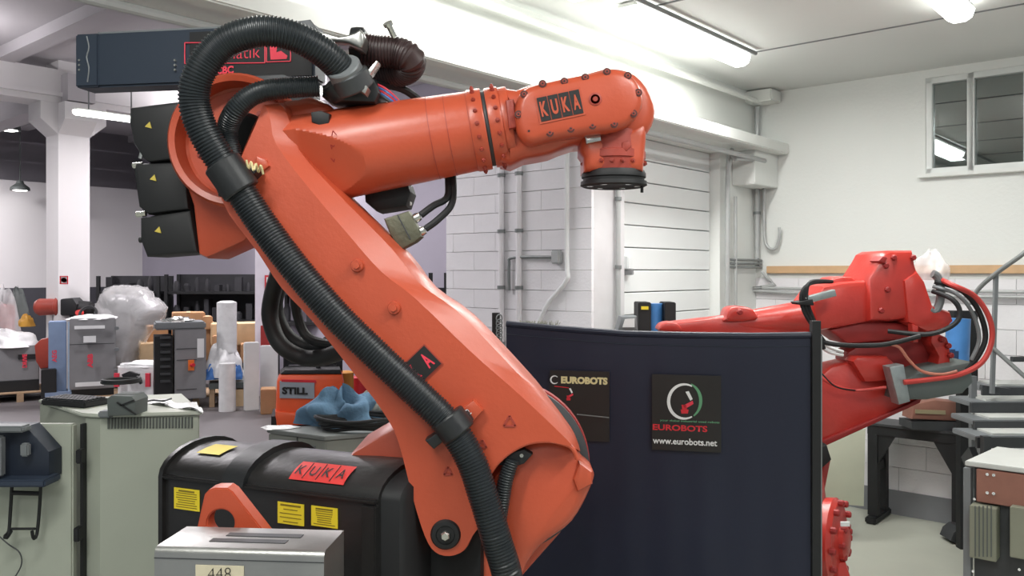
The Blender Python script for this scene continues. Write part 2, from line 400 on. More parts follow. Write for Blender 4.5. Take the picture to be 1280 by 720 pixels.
# block wall face
C1 = C0-DR*T1
def fpos(s, z, off=0): return C1+DL*s+NW*off+V((0, 0, z))
Lf = 1.336; ZT = H+1.08
m = MB().box(fpos(Lf/2, ZT/2, -.2), (Lf, .36, ZT), DL, -DR); wl = struct('wall_left', m, MORT)
hb = .1365; rws = int(ZT/hb)
for r in range(rws):
    x = 0 if r % 2 else -.21
    while x < Lf-.01:
        a = max(x, 0); L = round(min(x+.42, Lf)-a, 3)
        if L > .04: block(wl, fpos(a+L/2, hb*(r+.5), -.008), L-.0014, hb-.003, .03, DL)
        x += .42
def fs(px): return (ray(px, C1, DL)-C1).length
for px, lab in ((630, 'leftmost vertical grey duct on the white block wall'), (652, 'second vertical grey duct from the left on the white block wall')):
    conduit([fpos(fs(px), 1.0, .03), fpos(fs(px), ZT, .03)], .022, BLOCKM, lab, clips=4)
conduit(cr([fpos(fs(676), 1.55, .03), fpos(fs(690), 1.7, .03), fpos(fs(712), H-.05, .03), fpos(fs(712), H+.1, .03), fpos(fs(712), ZT, .03)], 4), .016, WHT, 'white pipe nearest the wall corner that bends down to the left')
bx = solo('junction_box', MB().box(fpos(fs(700), H+.10, .035), (.07, .05, .09), DL, DR), PIPE, 'small grey socket box on the white block wall', 'junction box', bev=.008)
conduit(cr([fpos(fs(640), H-.13, .03), fpos(fs(640), H+.05, .03), fpos(fs(645), H+.1, .03), fpos(fs(693), H+.1, .03)], 4), .011, PIPED, 'grey conduit bending from the socket box down the block wall')
# left bay: side wall, end wall
K = V((-8.8, 20, 0)); BW = 1.95+H
def kb(mb, P0, d, t0, t1, z0, z1, th=.2, n=None):
    n = n or V((d.y, -d.x, 0)); return mb.box(P0+d*((t0+t1)/2)-n*(th/2)+V((0, 0, (z0+z1)/2)), (t1-t0, th, z1-z0), d, n)
sw = struct('wall_left', kb(MB(), K, DR, -14, 0, 0, BW), WALLL)
m = MB()
for k in range(3): kb(m, K, DR, -14, 0, BW+k*.42, BW+k*.42+.405)
kb(m, K, DR, -14, 0, BW, ZL, .18); struct('wall_left', m, WALLD)
m = MB()
for z in (.9,): kb(m, K+V((.02, 0, 0)), DR, -14, 0, 0, H-.32, .02, None)
struct('trim_8', MB().box(K-DR*6+V((DR.y, -DR.x, 0))*.03+V((0, 0, .78)), (12, .05, 1.56), DR), mat('dark_dado', (70, 70, 76), .8))
struct('wall_back', MB().box(K-DL*9+DR*.1+V((0, 0, ZL/2)), (18, .2, ZL), DL, -DR), mat('end_wall_grey', (150, 146, 158), .8, 0, .08, .5))
# long beam and column of the left bay
yc = 13.0
cx = P(85, 340, yc); cx.z = 0
zb = H+(HZ-134)/F*yc
m = MB().box(cx+V((0, 0, ZL/2)), (.46, .46, ZL), DR, DL)
def trap(mb, c, d, w0, w1, z0, z1, th):
    n = V((d.y, -d.x, 0)); a = []
    for o in (-th/2, th/2): a.append([c+d*x+n*o+V((0, 0, z)) for x, z in ((-w0, z0), (w0, z0), (w1, z0+.22), (w1, z1), (-w1, z1), (-w1, z0+.22))])
    return mb.loft(a)
trap(m, cx, DR, .22, .48, zb-.48, zb, .47)
trap(m, cx, DL, .22, .48, zb-.48, zb, .47)
column = struct('trim_9', m, WALLL)
m = MB().box(cx-DR*5+V((0, 0, zb+.25)), (24, .5, .5), DR, DL); m.box(cx-DR*5+NB*.28+V((0, 0, zb+.12)), (24, .07, .06), DR, DL)
struct('trim_10', m, WALLL)
m = MB().box(cx+DL*5+V((0, 0, zb+.22)), (11, .4, .4), DL, DR); struct('trim_11', m, CEILL)
sg = solo('notice', plate(P(80, 350, 12.62), (1, 0, 0), (0, 0, 1), sc(11, 12.6), sc(11, 12.6), .01), WHT, 'small white notice with red border on the left column', 'sign')
child('print', MB().loft([[P(80, 350, 12.6)+V((math.cos(a)*r_, -.002, math.sin(a)*r_*.75)) for a in [k*math.pi/8 for k in range(16)]] for r_ in (.045, .03)]), LETR, sg)
for dy in (-4.6, 4.6): child('border', plate(P(80, 350+dy, 12.6), (1, 0, 0), (0, 0, 1), sc(10, 12.6), .012, .012), LETR, sg)
for dx in (-4.6, 4.6): child('border', plate(P(80+dx, 350, 12.6), (1, 0, 0), (0, 0, 1), .012, sc(10, 12.6), .012), LETR, sg)
# ---------------------------------------------------------------- lamps
def tube_lamp(p, L, label, power, z, glow=LAMPM, d=DR, group=None, drop=0, col=(1, 1, .97), w_=.16):
    p = V((p[0], p[1], z)); t = thing('fluorescent_lamp', p, label, 'lamp', group)
    child('housing', MB().box(p-V((0, 0, .015)), (L, w_*.8, .03), d, V((-d.y, d.x, 0))), BEAM, t, bev=.006)
    dd = V((-d.y, d.x, 0)); rr = []
    for s_ in (-L/2, -L/2+.03, L/2-.03, L/2):
        k = .75 if abs(s_) == L/2 else 1
        rr.append([p+d*s_+dd*(x*w_/2*k)+V((0, 0, -.03-zz*k)) for x, zz in ((-1, 0), (1, 0), (.8, .045), (.4, .065), (-.4, .065), (-.8, .045))])
    child('diffuser', MB().loft(rr), glow, t)
    for s_ in (-L*.3, L*.3):
        if drop: child('rod', MB().cyl(p+d*s_, p+d*s_+V((0, 0, drop)), .01, seg=6), PIPED, t)
    if power: area(p-V((0, 0, .12)), d, L, w_, power, col)
    return t
zl = ZC-.006
tube_lamp(V((1.63, 5.95))-V((DR.x, DR.y))*.75, 1.5, 'bright fluorescent lamp on the ceiling near the beam, left of the two', 30, zl)
tube_lamp(V((2.62, 4.90))-V((DR.x, DR.y))*.75, 1.5, 'bright fluorescent lamp at the top edge of the photo, right of the other', 34, zl)
tube_lamp((-.11, 3.95), 1.5, 'white fluorescent ceiling lamp just above the top edge, mirrored in the window', 11, zl)
for (x, y, pw) in ((-1.0, 0.6, 34), (1.2, 1.2, 30), (-.6, -1.8, 34), (2.6, -.4, 26)):  # added lamps out of view, lighting the faces turned to the camera
    tube_lamp((x, y), 1.5, 'added fluorescent ceiling lamp, unseen, behind and above the camera', pw, zl, group='added fluorescent lamps above the camera')
LB = (1, .95, .98)
pl = P(138, 141, 12.0)
tube_lamp((pl.x, pl.y), 1.0, 'hanging fluorescent lamp beside the capital of the left column', 12, pl.z, LAMPM, DR, None, ZL-pl.z, LB, .14)
pl = P(168, 129, 17.0)
tube_lamp((pl.x, pl.y), .9, 'small distant lamp high behind the black motors', 30, pl.z, LAMPM, DR, None, ZL-pl.z, LB, .12)
for (px, py, Y) in ((12, 163, 15.5), (25, 238, 17.5)):
    p = P(px, py, Y)
    t = thing('pendant_lamp', p, ['hanging dome lamp under the ceiling at the left edge', 'lower small dome lamp before the pale left wall'][py > 200], 'lamp')
    child('shade', MB().lathe(p, (0, 0, 1), [(0, .19), (.06, .18), (.14, .08), (.2, .06)], 16), PLAST, t)
    child('bulb', MB().lathe(p-V((0, 0, .012)), (0, 0, 1), [(0, .1), (.02, .16)], 16), LAMPM, t)
    child('rod', MB().cyl(p+V((0, 0, .2)), V((p.x, p.y, ZL)), .01, seg=6), PLAST, t)
for (x, y, pw) in ((-7.5, 10, 120), (-3.2, 6.2, 60), (-4.5, 14, 150), (-11, 15, 240), (-2.2, 11.5, 60), (-3.4, 5.2, 40)):  # lamps added out of view to brighten the left bay
    p = V((x, y, ZL-.3)); zz_ = ZL-.75; tube_lamp((x, y), 1.4, 'added fluorescent lamp brightening the left bay, unseen above the picture', pw, zz_, LAMPM, DR, 'added left bay lamps', .75, LB)
    up_ = area((x, y, zz_+.03), DR, 1.4, .14, pw*.45, LB); up_.rotation_euler = (up_.matrix_world.to_3x3() @ Matrix.Rotation(math.pi, 3, 'X')).to_euler()  # added upward light that brightens the left bay ceiling

# ================================================================ MAIN ROBOT
Y = 2.08
base = V((-.02, 2.32, 0))
rob = thing('industrial_robot', base, 'large orange articulated robot arm with black corrugated hose in the foreground', 'robot')
def bolt_mesh(name, r, h, m_, ring=True):
    mb = MB().lathe((0, 0, 0), (0, 0, 1), [(0, r), (h*.5, r), (h, r*.86)], 14)
    if ring: mb.lathe((0, 0, h*.4), (0, 0, 1), [(0, r*.55), (h*1.1, r*.5)], 6)
    return mesh_of(mb, name, m_)
FACE = V((0, -1, 0))
# pedestal and turning column down to the floor
pd_ = child('pedestal', MB().lathe(base, (0, 0, 1), [(0, .42), (.04, .42), (.05, .34), (.5, .31), (.53, .40), (.6, .40)], 40).box(base+V((0, .02, .02)), (1.0, .9, .04)), DSTEEL, rob, label='dark steel pedestal')
child('carousel', MB().lathe(base+V((0, 0, .6)), (0, 0, 1), [(0, .34), (.12, .36), (.2, .33), (.3, .28)], 40), ORANGE, rob, bev=.004)
m = MB().slab([(440, 566), (492, 536), (560, 520), (640, 500), (742, 592), (700, 668), (652, 722), (640, 860), (470, 860), (455, 640), (436, 572)], 2.26, 2.52, .012, ref=2.26)
child('shoulder', m, ORANGE, rob, bev=0)
# lower-axis gearbox ring behind the link
c = P(632, 588, 2.2); r = sc(106, 2.2)
ring = child('gearbox_ring', MB().lathe(V((c.x, 2.27, c.z)), (0, -1, 0), [(0, r*.97), (.02, r), (.045, r), (.05, r*.93), (.056, r*.93), (.06, r*.86), (.09, r*.84)], 64), DSTEEL, rob)
child('ring_rim', MB().lathe(V((c.x, 2.30, c.z)), (0, -1, 0), [(0, r*1.0), (.02, r*1.025), (.032, r*1.01)], 64), REDD, rob, label='thin red rim behind the gearbox ring')
# link arm: side face, bevelled upper flank, arch over the motor recess
inner = [(330, 131), (338, 150), (345, 180), (382, 230), (437, 295), (477, 340), (519, 373), (590, 441), (638, 483), (676, 518), (700, 541), (714, 556), (709, 557),
         (684, 552), (662, 554), (640, 564), (622, 580), (611, 600), (606, 630), (600, 655), (590, 671), (580, 688), (562, 695), (544, 690), (531, 670), (516, 622), (503, 570), (492, 537), (470, 502), (455, 483), (392, 403), (352, 360), (322, 315), (276, 247), (300, 200), (322, 150)]
outer = [(352, 127), (368, 152), (382, 190), (435, 247), (505, 315), (540, 360), (590, 396), (661, 471), (685, 500), (712, 535), (722, 552), (726, 566), (722, 562),
         (690, 551), (662, 552), (638, 562), (620, 579), (609, 600), (604, 630), (599, 655), (591, 672), (581, 690), (562, 697), (543, 691), (529, 670), (514, 622), (501, 570), (490, 537), (468, 502), (453, 483), (390, 403), (350, 360), (320, 315), (272, 245), (296, 198), (322, 140)]
def rings(spec, smooth=0):
    out = []
    for px, Yv, ref in spec:
        q = [V((a, b, 0)) for a, b in px]
        if smooth: q = cr(q, smooth, True)
        out.append([V((p.x, Yv, p.z)) for p in (P(a.x, a.y, ref) for a in q)])
    return out
mid = [((a[0]*.25+b[0]*.75), (a[1]*.25+b[1]*.75)) for a, b in zip(inner, outer)]
m = MB().loft(rings([(inner, 2.08, 2.08), (mid, 2.115, 2.1), (outer, 2.15, 2.13), (outer, 2.26, 2.13)], 3))
link = child('link_arm', m, ORANGE, rob, ang=24)
# rounded body under the arch (motor cover of the lower axis)
body = [(722, 560), (728, 575), (742, 590), (741, 608), (716, 655), (676, 686), (654, 720), (640, 780), (590, 780), (588, 700), (600, 640), (606, 600), (625, 570), (660, 548), (700, 545)]
child('motor_cover', MB().slab(body, 2.13, 2.27, .03, 4, ref=2.13), ORANGE, rob, ang=50)
child('cover_rib', MB().slab([(724, 577), (741, 590), (741, 606), (722, 616), (716, 600)], 2.118, 2.2, .012, ref=2.12), ORANGE, rob)
# raised arch lip
child('arch_lip', MB().tube(resample(cr([P(x, y, 2.086) for x, y in ((612, 592), (622, 578), (640, 563), (662, 553), (686, 551), (706, 555), (716, 561), (722, 574))], 6), .006), .006, 8), ORANGE, link)
# balance-cylinder eye
c = P(557, 668, 2.08)
child('bearing', MB().lathe(V((c.x, 2.085, c.z)), (0, -1, 0), [(0, sc(19, 2.08)), (.006, sc(19, 2.08)), (.012, sc(17, 2.08)), (.013, sc(12, 2.08)), (.009, sc(11, 2.08))], 32), RUB, rob)
child('bolt', MB().lathe(V((c.x, 2.075, c.z)), (0, -1, 0), [(0, sc(6, 2.08)), (.012, sc(6, 2.08)), (.016, sc(4.5, 2.08))], 6), CHROME, rob, label='steel bolt in the lower bearing')
bm_ = bolt_mesh('plug', sc(8.5, 2.08), .02, ORANGE)
for (px, py) in ((447, 332), (493, 385)):
    p = P(px, py, 2.08); piece('plug', bm_, rob, p+V((0, .008, 0)), aim(FACE))
def tri(parent, px, py, s, Yv, m_, name='embossed_triangle', rot=0, th=.0022, hollow=True):
    mb = MB(); pts = []
    for k in range(3):
        a = math.pi/2+rot+k*2*math.pi/3; pts.append(P(px, py, Yv)+V((math.cos(a)*s, 0, math.sin(a)*s)))
    if hollow:
        for k in range(3): mb.bar(pts[k], pts[(k+1) % 3], .005, .003, (0, 1, 0))
    else: mb.loft([[q-V((0, th, 0)) for q in pts], [q+V((0, th, 0)) for q in pts]])
    return child(name, mb, m_, parent)
tri(link, 637, 528, .017, 2.079, ORANGE2); tri(link, 603, 556, .012, 2.079, ORANGE2); tri(link, 560, 590, .012, 2.079, ORANGE2)
# maker's plate across the link, partly under the hose
uu = (P(541, 442, 2.08)-P(494, 487, 2.08)).normalized(); vv = V((-uu.z, 0, uu.x))
pc = P(517, 466, 2.076)
pp = child('name_plate', plate(pc, uu, vv, sc(66, 2.08), sc(31, 2.08), .004), INK, link, label='black plate with orange outlined letters')
child('plate_border', plate(pc+V((0, .0012, 0)), uu, vv, sc(69, 2.08), sc(34, 2.08), .003), ORANGE2, link)
for k, ch in enumerate('KUKA'):
    text(ch, pc+uu*sc((-27, -12, 1, 23)[k], 2.08)+V((0, -.002, 0)), uu, vv, sc(10, 2.08), sc(20, 2.08), PINK, link, bold=.03)
# axis-3 housing: big ring with bolt circle
c3 = P(297, 177, 2.2); r3 = sc(84, 2.2)
child('elbow_housing', MB().lathe(V((c3.x, 2.42, c3.z)), (0, -1, 0), [(0, r3*.9), (.03, r3*.98), (.22, r3), (.245, r3*.99), (.255, r3*.95), (.25, r3*.87), (.19, r3*.84), (.185, r3*.8), (.18, 0.001)], 64), ORANGE, rob)
child('rear_body', MB().slab([(214, 150), (214, 186), (226, 215), (240, 256), (247, 318), (258, 323), (305, 302), (345, 260), (330, 200), (290, 150)], 2.258, 2.44, .014, ref=2.258), ORANGE, rob, ang=30)
hb_ = bolt_mesh('bolt', sc(4.5, 2.2), .008, ORANGE2)
for k in range(12):
    for rr in (.52, .66):
        a = k*math.pi/6+rr*2
        px_ = c3+V((math.cos(a)*r3*rr, 0, math.sin(a)*r3*rr)); piece('bolt', hb_, rob, V((px_.x, 2.242, px_.z)), aim(FACE))
child('elbow_cover', MB().lathe(V((c3.x, 2.245, c3.z)), (0, -1, 0), [(0, r3*.8), (.004, r3*.8), (.008, r3*.77), (.008, .001)], 48), ORANGE2, rob)  # shade of the recess put into the darker orange
child('hub', MB().lathe(V((c3.x+.02, 2.24, c3.z)), (0, -1, 0), [(0, r3*.42), (.05, r3*.42), (.07, r3*.36)], 32), RUB, rob)
# three black motors at the rear, with stickers and plugs
mot = [([(161, 134), (224, 126), (226, 198), (186, 203), (178, 198), (166, 180), (160, 152)], (186, 157)),
       ([(168, 204), (230, 202), (236, 262), (184, 268), (172, 258), (166, 215)], (192, 223)),
       ([(174, 272), (238, 262), (247, 316), (182, 321), (174, 300)], (198, 288))]
for k, (pg, (tx, ty)) in enumerate(mot):
    o = child('motor', MB().slab(pg, 2.252, 2.40, .012, ref=2.252), RUB, rob, ang=30)
    tri(o, tx, ty, .0108, 2.2505, YELD, 'sticker', -.25, .001, False)
    cp = P((172, 176, 180)[k], (207, 268, 300)[k], 2.27)
    child('plug', MB().cyl(cp+V((-.012, 0, 0)), cp+V((.014, 0, .002)), .008, seg=8).cyl(cp+V((.01, -.005, .018)), cp+V((.014, -.005, .035)), .006, seg=8), CHROME if k < 2 else RUB, o)
# forearm: cut-away tube, flange rings, bolts
A = P(372, 202, 2.2); Bp = P(604, 162, 2.2); ad = (Bp-A).normalized(); AL = (Bp-A).length
rA, rB = sc(58, 2.2), sc(49, 2.2)
def cl(t): return .066+max(0, t-.03)*.30
prof = [(AL*k/60, rA+(rB-rA)*k/60) for k in range(61)]
m = MB().lathe(A, ad, prof, 120, cl)
fore = child('forearm', m, ORANGE, rob, ang=14)
child('elbow_block', MB().slab([(335, 135), (372, 124), (392, 122), (420, 140), (430, 190), (420, 236), (380, 250), (335, 200)], 2.15, 2.38, .02, 3, ref=2.16), ORANGE, rob, ang=45)
for k, ch in enumerate('^MV'):
    lo_, hi_ = 1.9, 2.3; dn_ = V((0, -.90, -.42)); f1_ = (dn_-ad*dn_.dot(ad)).normalized()
    for _ in range(30):
        y0_ = (lo_+hi_)/2; w0_ = P(417, 166+k*17, y0_)-A
        if w0_.dot(f1_) > cl(w0_.dot(ad)): lo_ = y0_
        else: hi_ = y0_
    text(ch, P(417, 166+k*17, hi_)+f1_*.0012, ad, ad.cross(f1_)*-1, .014, .012, REDD, fore, 'embossed_mark', up=.0)
def band(a0, a1, r0, r1=None, m_=ORANGE, nm='flange'):
    return child(nm, MB().lathe(A+ad*a0, ad, [(0, r0*.985), (.004, r0), (a1-a0-.004, r1 or r0), (a1-a0, (r1 or r0)*.985)], 56), m_, rob)
for tt in (.36, .405, .462): child('seam', MB().lathe(A+ad*tt, ad, [(0, rA+(rB-rA)*tt/AL+.0008), (.0016, rA+(rB-rA)*tt/AL+.0008)], 56), ORANGE2, fore)
band(AL-.03, AL+.008, rB+.004); band(AL+.007, AL+.019, rB-.004, None, DSTEEL, 'seal'); band(AL+.018, AL+.052, rB+.001); band(AL+.052, AL+.075, rB-.003)
bb = bolt_mesh('bolt', .0058, .0065, ORANGE2)
e1 = V((0, -1, 0)); e1 = (e1-ad*e1.dot(ad)).normalized(); e2 = ad.cross(e1)
for (t_, rr) in ((AL-.012, rB+.003), (AL+.040, rB)):
    for k in range(20):
        a = 2*math.pi*k/20; d_ = e1*math.cos(a)+e2*math.sin(a)
        piece('bolt', bb, rob, A+ad*t_+d_*rr, aim(d_))
# wrist
wr = [(622, 116), (645, 111), (665, 104), (700, 99), (750, 86), (760, 84), (777, 85), (795, 92), (810, 108), (819, 128), (819, 147), (812, 163), (800, 172), (770, 176), (720, 178), (688, 190), (655, 196), (624, 201)]
child('wrist_body', MB().slab(wr, 2.13, 2.32, .03, 2, ref=2.14), ORANGE, rob, ang=60)
wc = [(643, 146), (646, 124), (656, 110), (680, 102), (750, 88), (762, 85), (776, 86), (790, 93), (800, 106), (804, 122), (802, 136), (792, 151), (772, 162), (735, 167), (690, 174), (662, 180), (648, 168)]
cov = child('wrist_cover', MB().slab(wc, 2.075, 2.16, .022, 3, ref=2.08), ORANGE, rob, ang=60)
child('wrist_lug', MB().slab([(632, 126), (642, 124), (646, 160), (636, 162)], 2.09, 2.15, .006, ref=2.1), ORANGE2, rob)
wb = bolt_mesh('bolt', sc(3.0, 2.08), .009, ORANGE2, False)
rc = mesh_of(MB().lathe((0, 0, 0), (0, 0, 1), [(0, sc(4.9, 2.08)), (.0065, sc(4.9, 2.08)), (.0066, sc(3.2, 2.08))], 18), 'recess', mat('recess_shadow_paint', (84, 40, 34), .6))
sk = mesh_of(MB().lathe((0, 0, 0), (0, 0, 1), [(0, sc(1.4, 2.08)), (.0095, sc(1.4, 2.08))], 8), 'socket', INK)
for (px, py) in ((678, 106), (705, 103), (731, 98), (758, 91), (784, 96), (797, 117), (791, 143), (767, 156), (740, 158), (713, 162), (687, 167), (661, 165), (648, 144), (655, 119)):
    p = P(px, py, 2.09); piece('bolt', wb, cov, V((p.x, 2.084, p.z)), aim(FACE)); piece('recess', rc, cov, V((p.x, 2.084, p.z)), aim(FACE)); piece('socket', sk, cov, V((p.x, 2.084, p.z)), aim(FACE))
p = P(744, 124, 2.075)
child('centre_plug', MB().lathe(V((p.x, 2.078, p.z)), (0, -1, 0), [(0, sc(8, 2.08)), (.005, sc(8, 2.08)), (.006, sc(6, 2.08)), (.003, sc(5.6, 2.08)), (.003, sc(3.5, 2.08)), (.009, sc(3, 2.08))], 24), ORANGE2, cov)
ua = (P(727, 117, 2)-P(675, 128, 2)).normalized(); va = V((-ua.z, 0, ua.x))
pc = P(700, 132, 2.073)
child('plate_border', plate(pc+V((0, .0012, 0)), ua, va, sc(58, 2.08), sc(35, 2.08), .003), ORANGE, cov)
for k, ch in enumerate('KUKA'):
    q = pc+ua*sc((k-1.5)*13.7, 2.08)
    child('letter_tile', plate(q, ua, va, sc(12.6, 2.08), sc(30, 2.08), .004), INK, cov)
    text(ch, q+V((0, -.002, 0)), ua, va, sc(8.5, 2.08), sc(19, 2.08), ORANGE, cov, bold=.035)
# hand and tool flange
hd = child('hand', MB().slab([(727, 168), (760, 172), (790, 158), (808, 150), (808, 172), (806, 198), (804, 214), (730, 214), (730, 196), (726, 190)], 2.13, 2.26, .02, ref=2.14), ORANGE, rob, ang=45)
hc = P(767, 190, 2.2)
child('hand', MB().lathe(V((hc.x, 2.2, hc.z)), (0, 0, -1), [(-.05, sc(37, 2.2)), (0, sc(38, 2.2)), (.002, sc(39.5, 2.2)), (.02, sc(39.5, 2.2)), (.022, sc(37.5, 2.2)), (sc(26, 2.2), sc(36, 2.2))], 48), ORANGE2, rob)
for k in range(18):
    a = 2*math.pi*k/18; d_ = V((math.cos(a), math.sin(a), 0)); piece('bolt', bb, rob, V((hc.x, 2.2, hc.z-sc(15, 2.2)))+d_*sc(37, 2.2), aim(d_))
zf = H-(214-HZ)/F*2.2
fl = child('tool_flange', MB().lathe(V((hc.x, 2.2, zf)), (0, 0, -1), [(0, sc(38, 2.2)), (.008, sc(40, 2.2)), (.018, sc(40, 2.2)), (.02, sc(38, 2.2)), (.026, sc(38, 2.2)), (.028, sc(41, 2.2)), (.038, sc(41.5, 2.2)), (.042, sc(38, 2.2)), (.038, sc(26, 2.2)), (.038, 0.001)], 64), RUB, rob, label='black round tool flange')
child('pin', MB().cyl(V((hc.x+sc(34, 2.2), 2.18, zf-.03)), V((hc.x+sc(34, 2.2), 2.18, zf-.058)), .004, seg=8), RUB, fl)
for k in range(6):
    a = math.pi/3*k; child('hole', MB().cyl(V((hc.x, 2.2, zf-.0385))+V((math.cos(a), math.sin(a), 0))*.062, V((hc.x, 2.2, zf-.0405))+V((math.cos(a), math.sin(a), 0))*.062, .009, seg=10), CHROME, fl)
child('side_plug', MB().slab([(778, 178), (786, 176), (789, 183), (783, 189), (777, 185)], 2.118, 2.14, .003, ref=2.12), ORANGE2, hd)
child('wrist_cover_plate', MB().slab([(731, 170), (751, 168), (752, 176), (733, 180)], 2.12, 2.16, .004, ref=2.12), CHROME, rob, label='bright reflective plate')
# ---- conduit dress pack
def pts(l): return [P(a, b, y) for a, b, y in l]
child('corrugated_hose', MB().hose(pts([(434, 104, 2.1), (424, 84, 2.07), (396, 60, 2.03), (360, 43, 2.0), (318, 40, 1.98), (276, 57, 1.98), (249, 92, 1.98), (243, 128, 1.99), (256, 168, 2.0), (290, 222, 2.02), (328, 280, 2.03), (370, 336, 2.03), (420, 394, 2.03), (470, 443, 2.03), (522, 492, 2.03), (562, 532, 2.03), (588, 574, 2.03), (604, 620, 2.03), (620, 672, 2.03), (636, 730, 2.05), (640, 800, 2.15)]), sc(19.3, 2.02), .0078), HOSE, rob, ang=25)
child('corrugated_hose', MB().hose(pts([(398, 108, 2.1), (360, 110, 2.08), (322, 116, 2.06), (296, 136, 2.06), (284, 165, 2.09), (292, 200, 2.1), (300, 220, 2.1)]), sc(13.5, 2.06), .0062), HOSE, rob, ang=25)
child('corrugated_hose', MB().hose(pts([(640, 574, 2.10), (632, 600, 2.1), (627, 630, 2.1), (622, 660, 2.1)]), sc(10, 2.08), .0066), HOSE, rob, ang=25)
child('corrugated_hose', MB().hose(pts([(448, 60, 2.2), (470, 64, 2.2), (495, 66, 2.2), (512, 74, 2.2), (508, 86, 2.24), (485, 92, 2.28), (460, 95, 2.32)]), sc(20, 2.2), .0088), HOSEB, rob, ang=25, label='brown ribbed hose elbow behind the clamp')
def clamp(a, b, r, m_=BLK, nm='hose_clamp'):
    return child(nm, MB().lathe(a, V(b)-V(a), [(0, r*.94), (.004, r), ((V(b)-V(a)).length-.004, r), ((V(b)-V(a)).length, r*.94)], 28), m_, rob)
c_ = clamp(P(277, 203, 2.01), P(303, 240, 2.02), sc(24, 2.02))
child('block', MB().slab([(268, 222), (292, 206), (316, 206), (326, 214), (308, 232), (276, 246)], 2.03, 2.09, .006, ref=2.05), BLK, c_)
child('spring', MB().tube(resample(cr([P(308+i*3, 205+(5 if i % 2 else -5)+i*1.1, 2.0+.01*(i % 3)) for i in range(8)], 4), .004), .0028, 6), CREAM, c_, label='pale wire fastener')
child('pad', MB().slab([(322, 196), (334, 200), (338, 208), (330, 214), (318, 210)], 2.07, 2.09, .004, ref=2.08), ORANGE, c_)
c_ = clamp(P(558, 520, 2.03), P(574, 542, 2.03), sc(23, 2.03))
child('block', MB().slab([(532, 549), (556, 533), (568, 520), (585, 512), (592, 524), (575, 534), (543, 560)], 2.03, 2.085, .006, ref=2.05), BLK, c_)
child('pad', MB().slab([(576, 512), (592, 500), (604, 513), (590, 528)], 2.055, 2.09, .004, ref=2.06), ORANGE, c_)
text('K2', P(583, 517, 2.048), uu, vv, .022, .016, WHT, c_, up=.003)
child('hose_bracket', MB().slab([(620, 580), (636, 566), (655, 562), (666, 568), (655, 580), (636, 586)], 2.10, 2.135, .004, ref=2.1), RUB, rob)
for q in ((643, 578), (652, 569)): piece('screw', mesh_of(MB().cyl((0, 0, 0), (0, 0, .006), .005, seg=8), 'screw', CHROME), rob, P(q[0], q[1], 2.099), aim(FACE))
# clamps and fittings at the top
clamp(P(436, 92, 2.08), P(446, 112, 2.1), sc(24, 2.1), DSTEEL); clamp(P(428, 82, 2.06), P(436, 98, 2.09), sc(22, 2.08), GSTEEL); clamp(P(418, 100, 2.12), P(432, 118, 2.14), sc(20, 2.1), BLK)
child('steel_clamp', MB().slab([(396, 42), (408, 40), (424, 45), (444, 40), (450, 36), (455, 44), (452, 60), (436, 54), (418, 52), (400, 54)], 2.1, 2.18, .006, 2, ref=2.1), STEEL, rob, ang=50)
child('hose_collar', MB().lathe(P(440, 57, 2.2), (1, 0, -.05), [(0, sc(22, 2.2)), (.012, sc(23, 2.2)), (.03, sc(23, 2.2)), (.036, sc(19, 2.2))], 28), BLK, rob)
child('plate_bracket', MB().slab([(366, 30), (390, 27), (400, 40), (396, 52), (384, 44)], 2.12, 2.2, .003, ref=2.14), DSTEEL, rob)
child('bolt', MB().lathe(P(493, 46, 2.16), P(485, 30, 2.14)-P(493, 46, 2.16), [(0, .008), (.03, .008), (.031, .013), (.04, .013)], 12), CHROME, rob, label='upright steel bolt above the brown hose')
child('clamp_arm', MB().slab([(432, 78), (452, 98), (462, 112), (458, 120), (446, 112), (438, 98)], 2.06, 2.10, .004, ref=2.08), STEEL, rob)
child('clamp_arm', MB().slab([(458, 94), (472, 78), (475, 80), (462, 99)], 2.08, 2.12, .002, ref=2.1), CHROME, rob)
child('manifold', MB().slab([(404, 108), (440, 104), (470, 100), (476, 118), (470, 130), (420, 128), (404, 122)], 2.12, 2.25, .01, ref=2.14), BLK, rob)
child('valve_block', MB().slab([(388, 140), (400, 138), (412, 142), (411, 154), (399, 157), (389, 152)], 2.10, 2.16, .005, ref=2.1), RUB, rob)
for k, mm in enumerate((PINK, BLUEF, LETR, BLUEF, DSTEEL)):
    child('wire', MB().tube(resample(cr(pts([(464, 104+k*3, 2.16), (476, 108+k*3, 2.15), (488, 116+k*3, 2.16), (500, 128+k*2.5, 2.2)]), 5), .008), .0042, 7), mm, rob)
child('cable', MB().tube(resample(cr(pts([(470, 104, 2.25), (500, 110, 2.27), (520, 122, 2.3), (530, 134, 2.33)]), 5), .01), .011, 8), RUB, rob)
